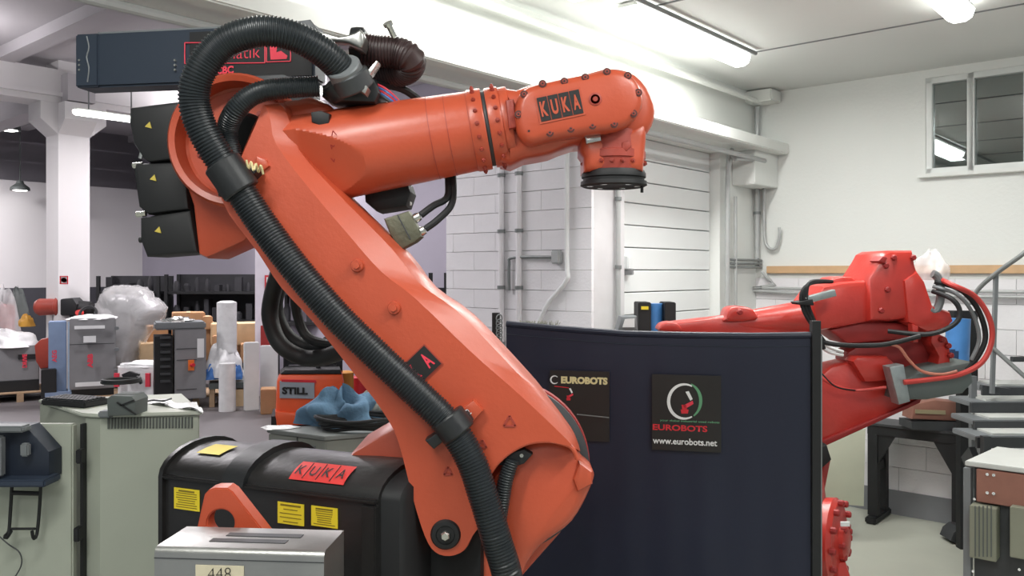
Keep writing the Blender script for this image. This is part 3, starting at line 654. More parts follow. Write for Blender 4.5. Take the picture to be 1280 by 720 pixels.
# plug box under the forearm
child('under_motor', MB().slab([(455, 232), (510, 228), (514, 240), (508, 258), (470, 264), (456, 252)], 2.24, 2.36, .01, ref=2.24).cyl(P(500, 232, 2.26), P(500, 225, 2.26), .03), RUB, rob, label='black motor under the forearm')
child('motor_cap', MB().cyl(P(508, 243, 2.3), P(514, 243, 2.3), sc(14, 2.3), seg=20), WHT, rob)
cb = child('connector', MB().slab([(481, 274), (512, 264), (524, 285), (528, 296), (520, 303), (501, 313), (488, 292)], 2.18, 2.24, .006, ref=2.2), OLIVE, rob, bev=0)
for k in range(6):
    child('pin', MB().cyl(P(482+k*3.2, 276+k*6.3, 2.185), P(488+k*3.2, 274+k*6.3, 2.185), .004, seg=6), DSTEEL, cb)
child('clip_lever', MB().bar(P(497, 269, 2.178), P(513, 299, 2.178), .003), DSTEEL, cb)
for k, (a, b) in enumerate((((522, 271), (560, 222)), ((528, 288), (566, 220)))):
    child('gland', MB().lathe(P(a[0]-6, a[1]+4, 2.21), P(a[0]+6, a[1]-3, 2.21)-P(a[0]-6, a[1]+4, 2.21), [(0, .011), (.012, .013), (.022, .011)], 12), CHROME, cb)
    child('cable', MB().tube(resample(cr(pts([(a[0]+4, a[1]-2, 2.21), (a[0]+20, a[1]-14, 2.22), ((a[0]+b[0])/2+18, (a[1]+b[1])/2, 2.24), (b[0], b[1], 2.26), (b[0]-2, b[1]-20, 2.28)]), 6), .008), .0095, 10), RUB, rob)
# long controller housing across the top with red lettering
L0 = P(95, 43, 2.36); z_t = L0.z; R0 = P(393, 0, 2.25); R0 = V((R0.x, R0.y, 0)); L0 = V((L0.x, L0.y, 0))
bd = (R0-L0).normalized(); bn = V((bd.y, -bd.x, 0)); bL = (R0-L0).length; zbm = H+.517
def bp(s, z, off=0): return L0+bd*s+bn*off+V((0, 0, z))
hs = child('controller_box', MB().box(bp(bL/2, (z_t+zbm)/2, -.04), (bL, .08, z_t-zbm), bd, bn*-1), NAVYB, rob, bev=.006)
child('top_rail', MB().box(bp(bL/2+.02, z_t+.003, -.04), (bL-.08, .06, .006), bd, bn*-1), GSTEEL, hs)
child('end_cap', MB().box(bp(.036, (z_t+zbm)/2, -.037), (.07, .084, z_t-zbm-.002), bd, bn*-1), NAVYB, hs, bev=.004)
child('dark_panel', MB().box(bp(bL*.74, (z_t+zbm)/2, .001), (bL*.5, .003, z_t-zbm-.02), bd, bn*-1), RUB, hs)  # thin dark sheet over the right part of the box front
def bx_px(px): return (ray(px, L0, bd)-L0).dot(bd)
def zpx(px, py): return H-(py-HZ)/F*ray(px, L0, bd).y
text('robomatik', bp(bx_px(283), zpx(283, 67), .003), bd, UZ, sc(92, 2.27), sc(15, 2.27), PINK, hs, bold=-.01)
for (a, b, y0, y1) in ((232, 332, 53, 80), (334, 364, 54, 78)):
    mb = MB(); q = [bp(bx_px(x), zpx(x, y), .004) for x, y in ((a, y0+1), (b, y0), (b, y1-1), (a, y1))]
    for i in range(4): mb.bar(q[i], q[(i+1) % 4], .0024)
    child('frame_line', mb, PINK, hs)
mb = MB(); q = [bp(bx_px(x), zpx(x, y), .004) for x, y in ((338, 58), (347, 59), (346, 66), (352, 64), (360, 70), (359, 74), (339, 75))]
mb.loft([q, [v-bn*.002 for v in q]]); child('emblem', mb, PINK, hs)
text('CBC', bp(bx_px(282), zpx(282, 88), .004), bd, UZ, sc(24, 2.27), sc(10, 2.27), PINK, hs, bold=.04)
for px in (101, 220):
    for k in range(3): child('screw', MB().cyl(bp(bx_px(px), zpx(px, 76+k*6), .0), bp(bx_px(px), zpx(px, 76+k*6), .008), .003, seg=8), CHROME, hs)
child('wire', MB().tube(resample(cr([bp(bx_px(x), zpx(x, y), .006) for x, y in ((110, 46), (113, 60), (110, 72), (113, 86), (111, 103))], 5), .01), .002, 6), GSTEEL, hs)
child('box_bracket', MB().slab([(300, 95), (392, 90), (392, 140), (330, 140)], 2.26, 2.34, .005, ref=2.26), DSTEEL, rob)
# balance cylinder housing
aL = V((-.955, 2.3, 0)); aR = V((-.325, 2.04, 0)); ba = (aR-aL).normalized(); bw = V((-ba.y, ba.x, 0)); BL = (aR-aL).length; zt = H-.558
def bq(s, w_, z): return aL+ba*s+bw*w_+V((0, 0, z))
def prof_(k, g=0): # cross-section: (w, z)
    out = [(0-g, zt-.42), (0-g, zt)]
    for i in range(1, 12):
        a = math.pi*i/12; out.append((.15-(.15+g)*math.cos(a), zt+(.066+g)*math.sin(a)))
    return out+[(.30+g, zt), (.30+g, zt-.42)]
hbx = child('balancer_housing', MB().loft([[bq(s, w_, z) for w_, z in prof_(0)] for s in (0, BL)]), BOX, rob, ang=40, label='black domed balance cylinder housing')
child('lip', MB().box(bq(BL/2, -.004, zt), (BL, .016, .012), ba, bw), BOX, hbx, bev=.004)
child('lip', MB().loft([[bq(s, w_, z) for w_, z in prof_(0, .012)] for s in (-.006, .008)]), BOX, hbx, ang=40)
child('strap', MB().loft([[bq(s, w_, z) for w_, z in prof_(0, .017)[1:-1]] for s in (.215, .285)]), BLK, hbx, ang=40)
child('end_block', MB().box(bq(BL+.11, .24, zt-.2), (.24, .16, .46), ba, bw), RUB, rob, bev=.03)  # end block and cap are black to stand in for the shadow here
child('end_cap', MB().loft([[bq(s, w_, z) for w_, z in prof_(0, g)] for s, g in ((BL, -.012), (BL+.05, -.016), (BL+.06, -.03))]), RUB, rob, ang=40)
child('corner_post', MB().box(bq(BL-.02, -.004, zt-.21), (.04, .02, .40), ba, bw), BOX, hbx, bev=.003)
def sticker(px, py, w_, h_, m_, par, lines=6):
    q = ray(px, aL-bw*.001, ba); z = H-(py-HZ)/F*q.y; O = V((q.x, q.y, z))-bw*.0015; u = ba
    s_ = child('sticker', plate(O, u, UZ, w_, h_, .002), m_, par)
    mb = MB(); rnd = random.Random(px)
    for i in range(lines):
        ww = w_*rnd.uniform(.5, .85); mb.box(O-bw*.0014+V((0, 0, h_*(.38-.76*i/(lines-1)))), (ww, .0008, h_*.035 if i else h_*.08), u, bw)
    child('print', mb, mat('print_brown', (130, 112, 30), .6), s_)
sticker(234, 624, sc(40, 2.3), sc(26, 2.3), YEL, hbx, 8); sticker(364, 642, sc(40, 2.12), sc(27, 2.12), YEL, hbx, 5); sticker(406, 646, sc(39, 2.1), sc(25, 2.1), YEL, hbx, 8)
# red maker's sticker and warning triangle on the dome
def dome(s, f): # f 0..1 around the dome from the front
    a = math.pi*f; return bq(s, .15-(.152)*math.cos(a), zt+.068*math.sin(a))
def dpatch(s0, s1, f0, f1, skew, m_, name, lift=.0015, par=hbx):
    N = 6; R = []
    for (s_, lf) in ((0, lift), (1, lift)):
        pass
    vs = []; fs = []
    for i in range(N+1):
        f = f0+(f1-f0)*i/N; sh = skew*i/N
        p0 = dome(s0+sh, f); p1 = dome(s1+sh, f); nn = (dome(0, f+.01)-dome(0, f-.01)).cross(ba).normalized()
        if nn.z < 0: nn = -nn
        vs += [p0+nn*lift, p1+nn*lift]
    for i in range(N): fs.append((2*i, 2*i+1, 2*i+3, 2*i+2))
    return child(name, MB().add(vs, fs), m_, par)
ks = child('maker_sticker', MB(), KRED, hbx) if False else None
sA = .41; sB = .575
st = dpatch(sA, sB, .13, .33, .0, KRED, 'sticker')
f = .23; O = dome((sA+sB)/2, f); vv_ = (dome(0, f+.01)-dome(0, f-.01)).normalized()
for k, ch in enumerate('KUKA'): text(ch, dome(sA+(sB-sA)*(k+.5)/4, f), ba, vv_, .022, .034, INK, hbx, bold=.01, up=.004)
for k in range(1, 4):
    q = dome(sA+(sB-sA)*k/4, f); child('divider', MB().bar(q-vv_*.03+vv_.cross(ba)*-.003, q+vv_*.03+vv_.cross(ba)*-.003, .0015), INK, st)
dpatch(.06, .14, .30, .45, .01, YEL, 'sticker')
# orange lifting eye
m = MB(); N = 36; ctr = (276, 654)
outl = [(243, 720), (245, 665), (256, 616), (264, 610), (287, 610), (335, 671), (372, 720)]
oo = [V((a, b, 0)) for a, b in outl]
def hit(ang):
    d = V((math.cos(ang), -math.sin(ang), 0)); o_ = V((*ctr, 0)); best = 1e9
    for i in range(len(oo)):
        a, b = oo[i], oo[(i+1) % len(oo)]; e_ = b-a; den = d.x*e_.y-d.y*e_.x
        if abs(den) < 1e-9: continue
        t_ = ((a.x-o_.x)*e_.y-(a.y-o_.y)*e_.x)/den; u_ = ((a.x-o_.x)*d.y-(a.y-o_.y)*d.x)/den
        if t_ > 0 and -1e-6 <= u_ <= 1+1e-6: best = min(best, t_)
    return (ctr[0]+d.x*best, ctr[1]+d.y*best)
vs = []; fs = []; Ye = 1.97
for i in range(N):
    a = 2*math.pi*i/N; h_ = hit(a); c_in = (ctr[0]+17*math.cos(a), ctr[1]-17*math.sin(a))
    for (q, yy) in ((h_, Ye), (c_in, Ye), (h_, Ye+.05), (c_in, Ye+.05)):
        p = P(q[0], q[1], Ye); vs.append(V((p.x, yy, p.z)))
for i in range(N):
    j = (i+1) % N; a, b = 4*i, 4*j
    fs += [(a, b, b+1, a+1), (a+2, a+3, b+3, b+2), (a, a+2, b+2, b), (a+1, b+1, b+3, a+3)]
child('lifting_eye', MB().add(vs, fs), ORANGE, rob, ang=30, bev=.003)
# dangling black cables behind the link
cb_ = child('cable_loop', MB().tube(resample(cr(pts([(352, 330, 2.5), (340, 370, 2.6), (338, 400, 2.62), (352, 432, 2.6), (385, 448, 2.6), (425, 440, 2.5), (450, 420, 2.4)]), 8), .015), .026, 12)
            .tube(resample(cr(pts([(360, 330, 2.55), (345, 380, 2.66), (360, 420, 2.66), (395, 436, 2.64), (440, 425, 2.5)]), 8), .015), .022, 12)
            .tube(resample(cr(pts([(366, 335, 2.5), (372, 395, 2.6), (390, 425, 2.6), (440, 432, 2.5)]), 8), .015), .015, 10), RUB, rob, label='black cable loop hanging behind the link arm')

# ================================================================ FOREGROUND LEFT
t = thing('steel_box', V((-.62, 1.8, 0)), 'brushed steel box with two slots and taped number in front of black housing', 'box')
fl_, fr_ = P(193, 684, 1.76), P(405, 694, 1.73); u = V((fr_.x-fl_.x, fr_.y-fl_.y, 0)); Lb = u.length; u.normalize(); nb = V((-u.y, u.x, 0))
zs = fl_.z; o_ = V((fl_.x, fl_.y, 0))
def sb(s, w_, z): return o_+u*s+nb*w_+V((0, 0, z))
pr = [(0, zs-.50), (0, zs-.012), (.003, zs-.004), (.012, zs), (.145, zs), (.145, zs-.5)]
shell = child('shell', MB().loft([[sb(s, a, z) for a, z in pr] for s in (0, Lb)]), STEEL, t, ang=50)
for k in range(2): child('slot', MB().box(sb(Lb*.5+.02*k, .055+.04*k, zs+.0006), (Lb*.46, .022, .0015), u, nb), DSTEEL, shell)
child('stand', MB().box(sb(Lb/2, .075, (zs-.5)/2), (Lb*.9, .12, zs-.5), u, nb), DSTEEL, t, label='dark stand below the picture edge')
child('fold_line', MB().box(sb(Lb/2, -.0008, zs-.022), (Lb, .001, .002), u, nb), DSTEEL, shell)
q = sb((276-193)/212*Lb, -.002, H-(716-HZ)/F*1.75)
tp = child('tape', plate(q, u, UZ, sc(62, 1.75), sc(20, 1.75), .0015), TAPE, t, label='masking tape with handwritten number')
text('448', q-nb*.001, (u+V((0, 0, .05))), UZ, sc(30, 1.75), sc(15, 1.75), INK, tp, bold=-.02)
# beige cabinet
zc_ = H-.45; Yf = 2.6
cab = thing('control_cabinet', V((-1.3, 2.9, 0)), 'large beige steel cabinet at the left edge with a hanging door', 'cabinet')
xl, xr = P(103, 0, Yf).x, P(251, 0, 2.66).x
m = MB().loft([[V((x, y, z)) for x, y in ((xl, Yf+.02), (xl+.055, Yf), (xr, Yf+.05), (-1.2, 3.02), (-1.62, 2.88))] for z in (.02, zc_)])
bd_ = child('body', m, BEIGE, cab, ang=20, bev=.004)
child('top', MB().loft([[V((x, y, z)) for x, y in ((xl-.01, Yf+.01), (xl+.05, Yf-.01), (xr+.012, Yf+.04), (-1.19, 3.03), (-1.63, 2.89))] for z in (zc_, zc_+.012)]), mat('pale_top', (186, 190, 178), .45), cab, bev=.003)
dr = child('door', MB().box(V((xl-.012-.45, Yf-.02, (zc_-.03)/2+.02)), (.9, .03, zc_-.04)), BEIGE, cab, bev=.005)
for py in (570, 667): child('hinge', MB().box(P(101 if py < 600 else 98, py, Yf-.045), (.018, .03, .042)), RUB, dr, bev=.003)
child('gap', MB().box(V((xl+.001, Yf+.004, zc_/2)), (.01, .02, zc_-.04)), RUB, cab)
slot = mesh_of(MB().box((0, 0, 0), (.0055, .008, .034)), 'vent_slot', BEIGES)
for k in range(27):
    px = 136+k*4.0; f_ = (px-128)/123; p = P(px, 529-.008*(px-133), Yf+.05*f_+.0005)
    piece('vent_slot', slot, bd_, p)
0 and child('vent_frame', MB().box(P(188, 529, Yf+.022), (sc(112, 2.62), .004, .044), (1, .11, 0), (-.11, 1, 0)), BEIGE, bd_)
# holder hanging on the door
yh = Yf-.05
hd_ = thing('door_holder', P(30, 605, yh), 'dark navy metal holder with wire frame hung on the beige cabinet door', 'holder')
child('bracket', MB().slab([(0, 530), (40, 531), (68, 562), (68, 596), (0, 604), (-20, 604), (-20, 530)], yh-.06, yh+.012, .004, ref=yh-.03), mat('navy_paint', (30, 38, 52), .5), hd_)
child('tray', MB().box(P(24, 600, yh-.07), (sc(84, 2.5), .09, .022)), mat('navy_paint2', (46, 56, 72), .45), hd_, bev=.005)
child('slot', MB().box(P(32, 562, yh-.085), (sc(10, 2.5), .02, sc(16, 2.5))), GSTEEL, hd_, bev=.004)
child('clip', MB().box(P(12, 535, yh-.085), (sc(44, 2.5), .05, sc(8, 2.5))), GSTEEL, hd_, bev=.005)
child('lever', MB().box(P(-2, 570, yh-.1), (sc(12, 2.5), .03, sc(50, 2.5))), GSTEEL, hd_, bev=.005)
child('wire_frame', MB().tube(resample(cr(pts([(15, 606, yh-.04), (13, 640, yh-.03), (11, 664, yh-.03), (6, 670, yh-.05), (8, 673, yh-.06), (14, 664, yh-.03)]), 4), .01), .005, 8)
      .tube(resample(cr(pts([(51, 606, yh-.04), (49, 640, yh-.03), (46, 668, yh-.03), (42, 673, yh-.05), (40, 664, yh-.06)]), 4), .01), .005, 8)
      .cyl(P(14, 661, yh-.03), P(44, 661, yh-.03), .004, seg=8).cyl(P(15, 616, yh-.035), P(50, 617, yh-.035), .007, seg=8), RUB, hd_)
solo('cable', MB().tube(resample(cr(pts([(-8, 664, yh-.01), (10, 680, yh-.01), (24, 690, yh-.01), (27, 705, yh-.01), (18, 722, yh-.01), (5, 735, yh-.01)]), 6), .01), .002, 6), DSTEEL, 'thin grey cable curling below the door holder', 'cable')
# things on top of the cabinet
ztp = zc_+.012
def ont(px, py):  # point of the cabinet top seen at a pixel
    Yv = (H-ztp)*F/(py-HZ); return P(px, py, Yv)
t = thing('keyboard', ont(94, 508), 'black keyboard lying on the beige cabinet top', 'keyboard')
kc = ont(94, 506); ku = (ont(130, 510)-ont(62, 505)).normalized(); kv = V((-ku.y, ku.x, 0))
child('case', MB().box(kc+V((0, 0, .011)), (.19, .10, .02), ku, kv), RUB, t, bev=.004)
km = mesh_of(MB().box((0, 0, 0), (.011, .012, .006)), 'key', BLK)
for i in range(12):
    for j in range(5): piece('key', km, t, kc+ku*((i-5.5)*.0148)+kv*((j-2)*.0175)+V((0, 0, .023)), (0, 0, math.atan2(ku.y, ku.x)))
t = thing('plug_housing', ont(155, 519), 'grey rectangular plug housing with a cross strap on the beige cabinet', 'connector')
pc = ont(155, 518)
bb_ = child('casing', MB().slab([(137, 497), (143, 493), (168, 494), (173, 500), (172, 518), (138, 519)], pc.y-.02, pc.y+.07, .004, ref=pc.y), PLAST, t)
child('strap', MB().bar(P(146, 503, pc.y-.024), P(170, 518, pc.y-.024), .004), RUB, t); child('strap', MB().bar(P(168, 500, pc.y-.024), P(150, 507, pc.y-.024), .004), RUB, t)
child('foot', MB().box(P(134, 517, pc.y+.01), (.04, .04, .02)), GSTEEL, t, bev=.004)
solo('cable_coil', MB().tube(resample(cr([ont(152, 512)+V((.06*math.cos(a)*(1-.04*a/6), .05*math.sin(a), .085+.006*a/6)) for a in [k*.5 for k in range(28)]], 3), .01), .005, 6), RUB, 'small black cable coil on top of the grey plug housing', 'cable')
# loose white film sheet at the rear right of the top
vs = []; fs = []; NX, NY = 16, 5
for i in range(NX+1):
    for j in range(NY+1):
        px = 168+86*i/NX-8*(1-j/NY); py = 498+9*i/NX+9*j/NY*(.5+.5*i/NX); p = ont(px, py)
        p.z += .006+.006*math.sin(i*.9+j*1.7)
        vs.append(p)
for i in range(NX):
    for j in range(NY): a = i*(NY+1)+j; fs.append((a, a+NY+1, a+NY+2, a+1))
b_ = MB().add(vs, fs); n0 = len(vs); b_.add([v+V((0, 0, -.004)) for v in vs], [f[::-1] for f in fs])
solo('plastic_sheet', b_, WRAP2, 'white plastic film lying over the rear edge of the beige cabinet', 'sheet', ang=60)
solo('cable', MB().tube(resample(cr([ont(176, 512)+V((0, 0, .018)), ont(190, 508)+V((0, 0, .02)), ont(204, 509)+V((0, 0, .02)), ont(214, 505)+V((0, 0, .018))], 6), .01), .003, 6), DSTEEL, 'thin dark wire on the beige cabinet beside the grey plug housing', 'cable')

# ================================================================ MID LEFT: grey cabinet with clothing
t = thing('floor_cabinet', V((-.95, 4.6, 0)), 'low grey-green cabinet behind the black housing with clothes on top', 'cabinet')
zt2 = H-.80
def g(px, py, z): Yv = (H-z)*F/(py-HZ); return P(px, py, Yv)
c0, c1, c2 = g(335, 541, zt2), g(407, 550, zt2), g(520, 541, zt2)
c3_ = c0+(c2-c1)
child('body', MB().loft([[V((p.x, p.y, z)) for p in (c0, c1, c2, c3_)] for z in (.0, zt2)]), mat('grey_green_enamel', (138, 142, 136), .5), t, bev=.006)
child('lid', MB().loft([[V((p.x, p.y, z)) for p in (c0+(c0-c2)*.01, c1+V((0, -.02, 0)), c2+(c2-c0)*.01, c3_)] for z in (zt2, zt2+.02)]), mat('grey_lid', (122, 126, 124), .5), t, bev=.003)
fu = (c1-c0).normalized(); fp = c0+(c1-c0)*.48; fn = V((fu.y, -fu.x, 0))
child('paper', plate(fp+fn*.004+V((0, 0, -.13)), fu, UZ, .19, .15, .003), WHT, t)
child('band', plate(fp+fn*.004+V((0, 0, -.05)), fu, UZ, .27, .03, .003), GSTEEL, t)
child('cord', MB().cyl(fp+fn*.01+V((.02, 0, 0)), fp+fn*.01+V((.02, 0, -.2)), .005, seg=6), DSTEEL, t)
def lump(c, rx, ry, rz, seed, n=24, m_=14, amp=.25, flat=True):
    rnd = random.Random(seed); ph = [rnd.uniform(0, 6) for _ in range(8)]; vs = []; fs = []
    for j in range(m_+1):
        th = (math.pi/2 if flat else math.pi)*j/m_
        for i in range(n):
            a = 2*math.pi*i/n
            k = 1+amp*(.5*math.sin(3*a+ph[0]+2*th)+.35*math.sin(5*a+ph[1]-3*th)+.3*math.sin(8*th+ph[2]+a)+.25*math.sin(9*a+ph[3]+5*th))
            vs.append(V(c)+V((rx*k*math.sin(th)*math.cos(a), ry*k*math.sin(th)*math.sin(a), rz*(k*math.cos(th)))))
    for j in range(m_):
        for i in range(n): fs.append((j*n+i, j*n+(i+1) % n, (j+1)*n+(i+1) % n, (j+1)*n+i))
    fs.append(tuple(m_*n+i for i in range(n)))
    return MB().add(vs, fs)
p = g(428, 529, zt2+.02)
solo('work_jacket', lump(p, .19, .15, .14, 3, 64, 30, .42), JEAN, 'crumpled blue work garment on the low grey cabinet', 'clothing', ang=60)
p2 = g(440, 536, zt2+.02)
coil = MB()
for k in range(5):
    coil.tube(resample(cr([p2+V((.06+(.19+.012*k)*math.cos(a), -.02+(.085+.006*k)*math.sin(a), .012+.012*k+.008*math.sin(3*a+k))) for a in [j*.42 for j in range(15)]], 4), .015), .009, 7)
solo('cable_coil', coil, RUB, 'black cable coil lying round the blue garment', 'cable')
p3 = g(478, 522, zt2+.02)
solo('cloth_bundle', lump(p3, .13, .14, .15, 8, 40, 20, .3), mat('grey_cloth', (140, 140, 130), .9, 0, .2, 20), 'grey cloth bundle behind the blue garment', 'cloth', ang=60)
solo('plastic_sheet', lump(g(350, 535, zt2+.02), .09, .05, .012, 5, 24, 6, .2), WRAP2, 'flat white plastic scrap at the left corner of low grey cabinet', 'sheet', ang=60)

# ================================================================ LEFT BACKGROUND
def gy(py): return H*F/(py-HZ)       # depth of the floor seen at row py
def pbox(name, x0, y0, x1, y1, Yv, d, m_, label, cat, group=None, zb=None, turn=0., bev=.01):
    """box that stands between two image corners at depth Yv; reaches down to zb"""
    a = P(x0, y0, Yv); b = P(x1, y1, Yv); z0_ = b.z if zb is None else zb
    u_ = V((math.cos(turn), math.sin(turn), 0)); w_ = b.x-a.x; h_ = a.z-z0_
    return solo(name, MB().box(V(((a.x+b.x)/2, Yv+d/2, z0_+h_/2)), (w_, d, h_), u_), m_, label, cat, group, bev=bev)
def pallet(x0, x1, Yv, d, label, h=.14):
    a = P(x0, 400, Yv).x; b = P(x1, 400, Yv).x; t = thing('pallet', V(((a+b)/2, Yv+d/2, 0)), label, 'pallet', )
    for k in range(6): child('plank', MB().box(V(((a+b)/2, Yv+d*(k+.5)/6, h-.011)), (b-a, d/6*.72, .022)), PALW, t, bev=.003, seg=1)
    for k in range(3): child('bearer', MB().box(V((a+(b-a)*(.04+.46*k), Yv+d/2, (h-.022)/2)), (.09, d, h-.022)), PALW, t)
    return t
pallet(-40, 40, 12.2, 1.0, 'wooden pallet at the left edge under the grey crate'); pallet(46, 141, 11.7, .95, 'wooden pallet under the two grey and blue cabinets')
pallet(196, 264, 11.9, .9, 'wooden pallet under the dark controller cabinet with fins')
# crates and cabinets
t = thing('crate', P(10, 490, 12.3), 'grey metal crate topped with plastic film at the left edge', 'crate')
a, b = P(-30, 433, 12.3), P(44, 480, 12.3)
child('body', MB().box(V(((a.x+b.x)/2, 12.65, (.3+a.z)/2)), (b.x-a.x, .7, a.z-.3)), GREYC, t, bev=.01)
child('base', MB().box(V(((a.x+b.x)/2, 12.65, .22)), (b.x-a.x, .7, .16)), RUB, t)
child('film', lump(V(((a.x+b.x)/2, 12.62, a.z-.02)), .45, .36, .22, 4, 40, 12, .2), WRAP2, t, ang=60)
text('DRIVE', P(27, 452, 12.28), (0, 0, 1), (-1, 0, 0), .2, .06, PINK, t, 'sticker', bold=.05)
child('slot', MB().box(P(30, 447, 12.29), (.22, .02, .07)), RUB, t)
t = thing('blue_panel_rack', P(76, 496, 11.85), 'blue upright steel rack panel left of the grey cabinet', 'rack')
a, b = P(63, 402, 11.9), P(90, 494, 11.9)
child('panel', MB().box(V(((a.x+b.x)/2-.02, 12.05, (.14+a.z)/2)), (b.x-a.x-.08, .3, a.z-.14)), BLUEC, t, bev=.01)
child('upright', MB().box(V((b.x, 11.9, (.14+a.z)/2)), (.09, .12, a.z-.14)), mat('pale_blue', (168, 186, 206), .5), t, bev=.01)
for k in range(7): child('lug', MB().box(V((b.x+.07, 11.88, .35+k*.13)), (.09, .08, .05)), mat('pale_blue2', (168, 186, 206), .5) if k == 0 else bpy.data.materials['pale_blue2'], t, bev=.008)
child('foot', MB().box(V(((a.x+b.x)/2, 11.95, .18)), (b.x-a.x+.1, .34, .07)), BLUEC, t)
text('AEG', P(68, 445, 11.83), (0, 0, 1), (-1, 0, 0), .17, .06, PINK, t, 'sticker', bold=.04)
t = thing('grey_cabinet', P(115, 495, 11.9), 'light grey metal cabinet with red diamond sticker on a pallet', 'cabinet')
a, b = P(90, 398, 11.9), P(142, 480, 11.9)
child('body', MB().box(V(((a.x+b.x)/2, 12.2, (.24+a.z)/2)), (b.x-a.x, .55, a.z-.24)), GREYC, t, bev=.01)
child('base', MB().box(V(((a.x+b.x)/2, 12.2, .19)), (b.x-a.x-.05, .5, .10)), RUB, t)
child('film', lump(V(((a.x+b.x)/2, 12.2, a.z-.02)), .33, .3, .06, 14, 30, 8, .15), WRAP2, t, ang=60)
child('label_strip', plate(P(112, 409, 11.89), UX, UZ, sc(34, 11.9), sc(4, 11.9), .02), WHT, t); child('label_strip', plate(P(112, 424, 11.89), UX, UZ, sc(14, 11.9), sc(8, 11.9), .02), WHT, t)
child('label_strip', plate(P(112, 480, 11.89), UX, UZ, sc(32, 11.9), sc(5, 11.9), .02), WHT, t)
text('ABB', P(112, 451, 11.88), (0, 0, 1), (-1, 0, 0), .2, .07, PINK, t, 'sticker', bold=.05)
for k in range(3): child('hinge', MB().box(P(141, 411+k*27, 11.86), (.06, .06, .05)), GSTEEL, t, bev=.008)
child('seam', MB().box(P(115, 430, 11.895), (sc(50, 11.9), .01, .01)), DSTEEL, t)
pbox('bin', 45, 462, 62, 494, 11.7, .3, RUB, 'black plastic bin between the crate and the blue rack', 'bin', zb=.01)
solo('machine_head', MB().slab([(42, 432), (50, 424), (60, 422), (64, 440), (60, 460), (50, 462), (44, 452)], 11.9, 12.2, .03, ref=11.9), ORANGE2, 'orange machine casting above the black bin', 'machine part')
# orange robot wrist resting on cabinets
t = thing('robot_wrist', P(80, 396, 12.8), 'orange and black robot forearm lying behind the grey cabinet', 'robot part')
child('arm', MB().lathe(P(46, 384, 12.8), (1, 0, .03), [(0, .1), (.05, .13), (.3, .12), (.32, .15), (.38, .15)], 20), ORANGE2, t)
child('drive', MB().slab([(74, 374), (95, 372), (100, 380), (98, 394), (78, 394)], 12.7,13.0, .02, ref=12.8), RUB, t)
child('motor', MB().lathe(P(96, 385, 12.85), (1, 0, -.1), [(0, .1), (.02, .12), (.22, .12), (.24, .08)], 18), RUB, t)
child('cap', MB().lathe(P(100, 392, 12.7), (0, -1, .3), [(0, .06), (.07, .04)], 14), KRED, t)
child('stand', MB().box(V((P(80, 0, 12.85).x, 12.85, P(0, 394, 12.8).z/2)), (.3, .1, P(0, 394, 12.8).z)), DSTEEL, t)
solo('cable_coil', MB().tube(resample(cr([P(110, 392, 12.25)+V((.12*math.cos(a), .05*math.sin(a), .10*math.sin(a)+.0)) for a in [k*.6 for k in range(22)]], 4), .03), .02, 6), RUB, 'black cable coil on top of the grey cabinet', 'cable')
# wrapped robots
t = thing('wrapped_robot', P(155, 470, 13), 'tall robot wrapped in clear plastic film behind the cabinets', 'wrapped robot')
film = cr([V((a, b, 0)) for a, b in ((124, 372), (132, 360), (152, 357), (176, 360), (186, 371), (200, 382), (199, 396), (186, 412), (172, 432), (162, 455), (166, 470), (138, 470), (138, 420), (124, 400), (119, 384))], 4, True)
R = []
for (k, yy) in ((.55, 12.7), (.85, 12.78), (1, 12.95), (1, 13.2), (.7, 13.4)):
    cx_, cy_ = 158, 405; R.append([P(cx_+(q.x-cx_)*k+1.2*math.sin(i*1.9+yy*9), cy_+(q.y-cy_)*(k if q.y < 440 else 1)+1.2*math.sin(i*2.7+yy*5), 12.95)+V((0, yy-12.95, 0)) for i, q in enumerate(film)])
child('plastic_film', MB().loft(R), WRAP, t, ang=70)
child('arm', MB().slab([(126, 378), (140, 368), (175, 372), (192, 388), (180, 396), (140, 390)], 12.9, 13.1, .03, ref=12.95).slab([(138, 380), (165, 385), (160, 440), (145, 460)], 12.95, 13.1, .03, ref=12.95), GREYC, t)
child('arm_part', MB().slab([(128, 372), (146, 378), (144, 386), (130, 384)], 12.86, 12.95, .02, ref=12.9), RUB, t)
child('base', MB().box(V((P(152, 0, 13).x, 13.1, .2)), (.5, .4, .4)), RUB, t)
t = thing('wrapped_robot', P(8, 420, 13.4), 'plastic wrapped robot behind the crate at the left edge', 'wrapped robot')
child('plastic_film', lump(P(4, 440, 13.4), .28, .25, .95, 21, 32, 18, .16), WRAP, t, ang=70)
child('arm', MB().slab([(2, 380), (14, 382), (16, 430), (2, 430)], 13.3, 13.5, .02, ref=13.4), REDD, t)
child('base', MB().box(V((P(4, 0, 13.4).x, 13.4, .35)), (.5, .4, .7)), RUB, t)
solo('grey_hood', lump(P(22, 400, 13.9), .16, .14, .5, 6, 24, 10, .15), PLAST, 'dark grey covered shape before the wall left of the column', 'cover', ang=60)
t = solo('hoist_head', lump(P(33, 408, 13), .11, .1, .17, 9, 20, 8, .2), mat('ochre_paint', (190, 140, 50), .6), 'small ochre machine head beside the column', 'machine part', ang=60)
t = thing('wrapped_crate', P(168, 498, 11.9), 'low crate in crinkled white film with two pink labels', 'crate')
a, b = P(144, 457, 11.9), P(195, 500, 11.9)
child('body', MB().box(V(((a.x+b.x)/2, 12.2, a.z/2)), (b.x-a.x, .5, a.z)), WRAP2, t, bev=.03)
child('film', lump(V(((a.x+b.x)/2, 12.2, a.z-.03)), .33, .26, .07, 31, 30, 8, .2), WRAP2, t, ang=60)
for px in (146, 185): child('pink_label', plate(P(px, 475, 11.88), UX, UZ, sc(6, 11.9), sc(17, 11.9), .03), PINK, t)
